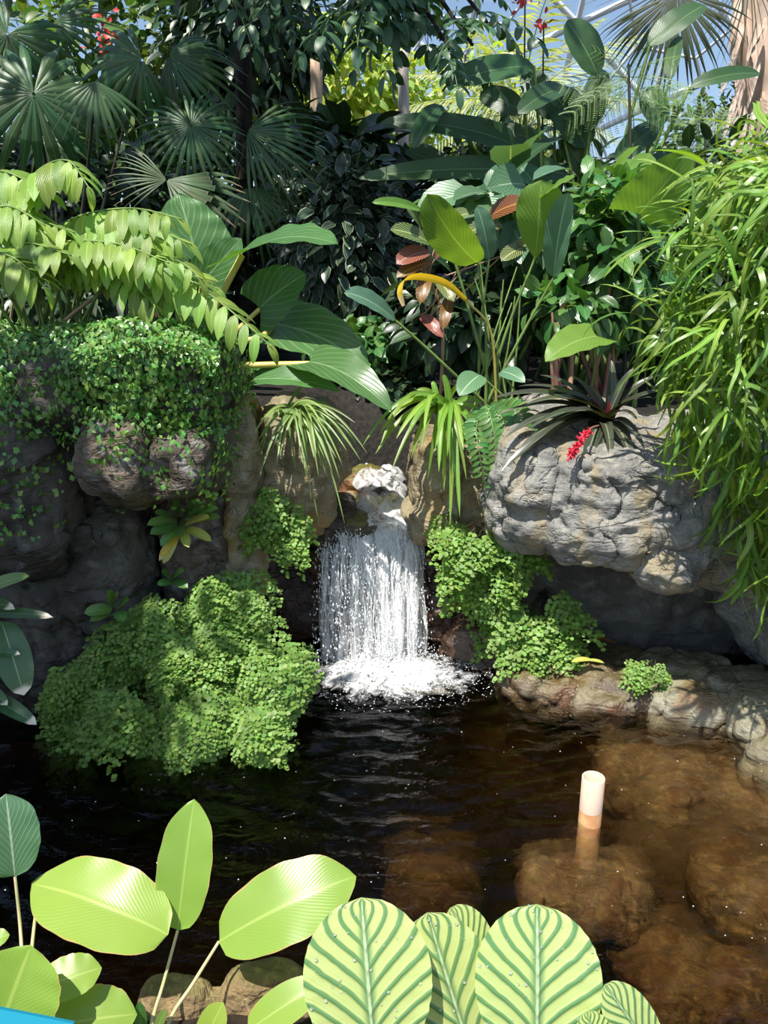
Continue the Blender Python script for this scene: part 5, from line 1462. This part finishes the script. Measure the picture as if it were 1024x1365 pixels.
for a, b, w in [((228, 772), (215, 762), 14), ((230, 772), (245, 760), 14), ((230, 774), (250, 784), 14), ((228, 776), (210, 780), 12)]:
    A = P(*a, 2.62); B = P(*b, 2.57)
    blade(ov3, A, B, w * mpp(A), tocam(A, .8), 'oval', sag=.1, fold=.2, kind='ellipse', nv=8, nu=5)
# leaves reaching in at the left edge
eb_ = Vector((-1.32, 2.12, .02))
el = thing('white_tipped_plant', 'dark lance-leaved plant with dry white tips at the pool side', 'plant', eb_)
for a, b, w, mt in [((-45, 800), (39, 768), 22, 'oval'), ((-50, 822), (71, 823), 17, 'edgeleaf'), ((2, 828), (32, 927), 46, 'edgeleaf'), ((-40, 918), (49, 966), 24, 'edgeleaf'), ((-40, 872), (27, 872), 14, 'edgeleaf'), ((-60, 795), (20, 812), 20, 'edgeleaf'), ((-40, 905), (10, 940), 20, 'edgeleaf')]:
    A = P(*a, 2.05); B = P(*b, 1.98)
    blade(el, A, B, w * mpp(A), tocam(A, .7), mt, sag=.08, fold=.2, kind='ellipse')
    stem(el, [eb_, eb_.lerp(A, .5) + Vector((-.03, 0, .03)), A], .005, .003, 'stem_g', 'leaf_stalk')

# small litter on the shelf
for lab, a, b, w, mt in [('pale fallen leaf lying on the shelf by the fern', (762, 882), (790, 880), 9, 'oval_y'), ('yellow-green fallen leaf on the rock shelf', (782, 880), (806, 884), 6, 'oval_y'), ('dry brown fallen leaf on the shelf under the overhang', (782, 850), (822, 858), 9, 'croton_orange')]:
    A = PZ(*a, .145); B = PZ(*b, .14)
    V, Fc, U = hero(A, B, w * mpp(A), (0, -.3, 1), .08, .2, 'ellipse', 8, 5)
    tag(obj('fallen_leaf', V, Fc, G[mt], None, U), lab, 'leaf')

# ================================================================== foreground
fb = Vector((-.42, 1.04, .10))
fp1 = thing('broadleaf_foreground_plant', 'light green broad-leaved plant with upright leaves at the pool edge', 'plant', fb)
FL = [((38, 1252 - 84 + 0), None)]
fore = [((20, 1168), (8, 1058), 66, 1.28, 1.32, 'blue', (.1, .3), .05, .15), ((224, 1246), (42, 1178), 104, 1.22, 1.30, 'fore', (.0, .75), .10, .12), ((237, 1240), (259, 1065), 68, 1.26, 1.36, 'fore', (-.1, .35), .04, .2),
        ((292, 1255), (475, 1168), 96, 1.24, 1.30, 'fore', (.1, .7), .10, .12)]
roots = [(30, 1400), (95, 1420), (205, 1400), (222, 1400)]
roots = [(35, 1330), (42, 1300), (203, 1368), (222, 1372)]
for (a, b, w, Ya, Yb, mt, (sd, up), sag, fold), rt in zip(fore, roots):
    A = P(*a, Ya); B = P(*b, Yb)
    blade(fp1, A, B, w * mpp(A) * 1.08, tocam(A, up, sd), mt, sag=sag, fold=fold, kind='acuminate', nv=30, nu=13, wave=.014, nw=3, edge=.012)
fo_stalks = [[(30, 1350, 1.12), (28, 1250, 1.24), (20, 1168, 1.28)], [(36, 1330, 1.14), (45, 1240, 1.26), (52, 1186, 1.29)], [(200, 1375, 1.12), (218, 1310, 1.2), (237, 1240, 1.26)], [(222, 1372, 1.12), (258, 1310, 1.18), (292, 1255, 1.24)]]
for pts in fo_stalks:
    pp = [P(*q) for q in pts]
    stem(fp1, [Vector((pp[0].x, 1.05, .1))] + pp, .0042, .003, 'stem_p', 'leaf_stalk', 14, 8)
fb2 = Vector((-.46, .92, .10))
fp2 = thing('broadleaf_foreground_plant', 'yellow-edged light green leaves crowding behind the blue sign', 'plant', fb2)
for a, b, w, Ya, Yb, (sd, up), sag in [((-10, 1400), (42, 1260), 128, 1.0, 1.06, (.1, .6), .06), ((50, 1320), (136, 1290), 58, 1.08, 1.12, (.1, .9), .06), ((60, 1370), (183, 1352), 84, 1.06, 1.1, (.1, .8), .05), ((-30, 1260), (13, 1246), 26, 1.2, 1.22, (0, .8), .05)]:
    A = P(*a, Ya); B = P(*b, Yb)
    blade(fp2, A, B, w * mpp(A), tocam(A, up, sd), 'fore', sag=sag, fold=.12, kind='acuminate', nv=22, nu=11, wave=.012, edge=.02)
    stem(fp2, [fb2 + rv(.02) * .5, A], .004, .003, 'stem_p', 'leaf_stalk', 4, 6)
fb3 = Vector((-.16, 1.08, .10))
fp3 = thing('broadleaf_foreground_plant', 'short light green leaves growing before the sunlit edging rock', 'plant', fb3)
for a, b, w, Ya, Yb, mt in [((330, 1375), (430, 1310), 52, 1.12, 1.16, 'fore'), ((268, 1400), (298, 1336), 40, 1.08, 1.1, 'fore'), ((190, 1380), (185, 1335), 16, 1.12, 1.12, 'oval'), ((345, 1365), (362, 1330), 10, 1.15, 1.15, 'oval'), ((205, 1380), (222, 1345), 14, 1.12, 1.12, 'oval')]:
    A = P(*a, Ya); B = P(*b, Yb)
    blade(fp3, A, B, w * mpp(A), tocam(A, .7), mt, sag=.06, fold=.15, kind='acuminate', nv=16, nu=9)
    stem(fp3, [fb3 + rv(.02) * .5, A], .003, .0025, 'stem_p', 'leaf_stalk', 4, 6)
cab = Vector((.12, .96, .10))
cal = thing('calathea', 'calathea with big silvery-striped round leaves at the pool edge', 'plant', cab)
for a, b, w, Ya, Yb, (sd, up), kd in [((500, 1420), (482, 1196), 165, 1.00, 1.12, (-.05, .55), 'ellipse'), ((640, 1440), (570, 1216), 128, 1.05, 1.15, (-.25, .45), 'ellipse'), ((715, 1420), (716, 1205), 162, 1.02, 1.14, (.12, .55), 'ellipse'),
                                      ((650, 1290), (600, 1210), 58, 1.16, 1.2, (.1, .5), 'ellipse'), ((880, 1420), (806, 1312), 64, 1.02, 1.06, (-.2, .8), 'ellipse'), ((800, 1410), (782, 1348), 46, 1.0, 1.02, (0, .6), 'ellipse')]:
    A = P(*a, Ya); B = P(*b, Yb)
    blade(cal, A, B, w * mpp(A) * 1.05, tocam(A, up, sd), 'calathea', sag=.07, fold=.10, kind=kd, nv=30, nu=17, wave=.006, nw=8, edge=.008)
    stem(cal, [cab + rv(.02) * .5, A], .005, .004, 'stem_g', 'leaf_stalk', 4, 8)
# dew drops on the striped leaves
m, nt = newmat('dew')
out(nt, nd(nt, 'BsdfPrincipled', {'Base Color': (.9, .95, .9, 1), 'Roughness': .02, 'Transmission Weight': .85, 'IOR': 1.33}).outputs[0])
ms = []
for ch in [c for c in cal.children if c.name.startswith('leaf') and 'stalk' not in c.name][:3]:
    for _ in range(34):
        pl_ = random.choice(ch.data.polygons[40:])
        r_ = random.uniform(.0012, .0035)
        w_ = ORG[cal.name] + pl_.center
        nn_ = pl_.normal if pl_.normal.dot(CAM - w_) > 0 else -pl_.normal
        ms.append(frame(w_ + nn_ * r_ * .3, (0, 1, .3), nn_, r_))
ico = bmesh.new(); bmesh.ops.create_icosphere(ico, subdivisions=2, radius=1)
iv = np.array([list(v_.co) for v_ in ico.verts]); iv[:, 2] *= .55; if_ = np.array([[v_.index for v_ in f.verts] for f in ico.faces]); ico.free()
V, Fc, U = many((iv, if_, np.zeros((len(iv), 2))), ms)
tag(obj('dew', V, Fc, m, cal), kind='stuff')
# blue sign at the lower corner
M['sign'] = plainmat('blue_sign_panel', (.008, .21, .31), .4, (.008, .20, .30), 3)
sg = thing('sign_panel', 'corner of a turquoise-blue sign board below the foreground leaves', 'sign', (-.62, .72, .02))
a, b = P(-120, 1318, .84), P(100, 1361, .84)
dn = Vector((0, -.45, -.85)).normalized() * .22
nn = (b - a).cross(dn).normalized()
cs_ = [a, b, b + dn, a + dn]
V = [list(p) for p in cs_] + [list(p - nn * .008) for p in cs_]
obj('panel', V, [(0, 1, 2, 3), (7, 6, 5, 4), (0, 4, 5, 1), (1, 5, 6, 2), (2, 6, 7, 3), (3, 7, 4, 0)], M['sign'], sg, smooth=False)
mid_ = (a + b) / 2 + dn * .6
stem(sg, [Vector((mid_.x, mid_.y + .03, .0)), mid_ + Vector((0, .02, 0))], .014, .014, 'stem_d', 'sign_post', 4, 8)
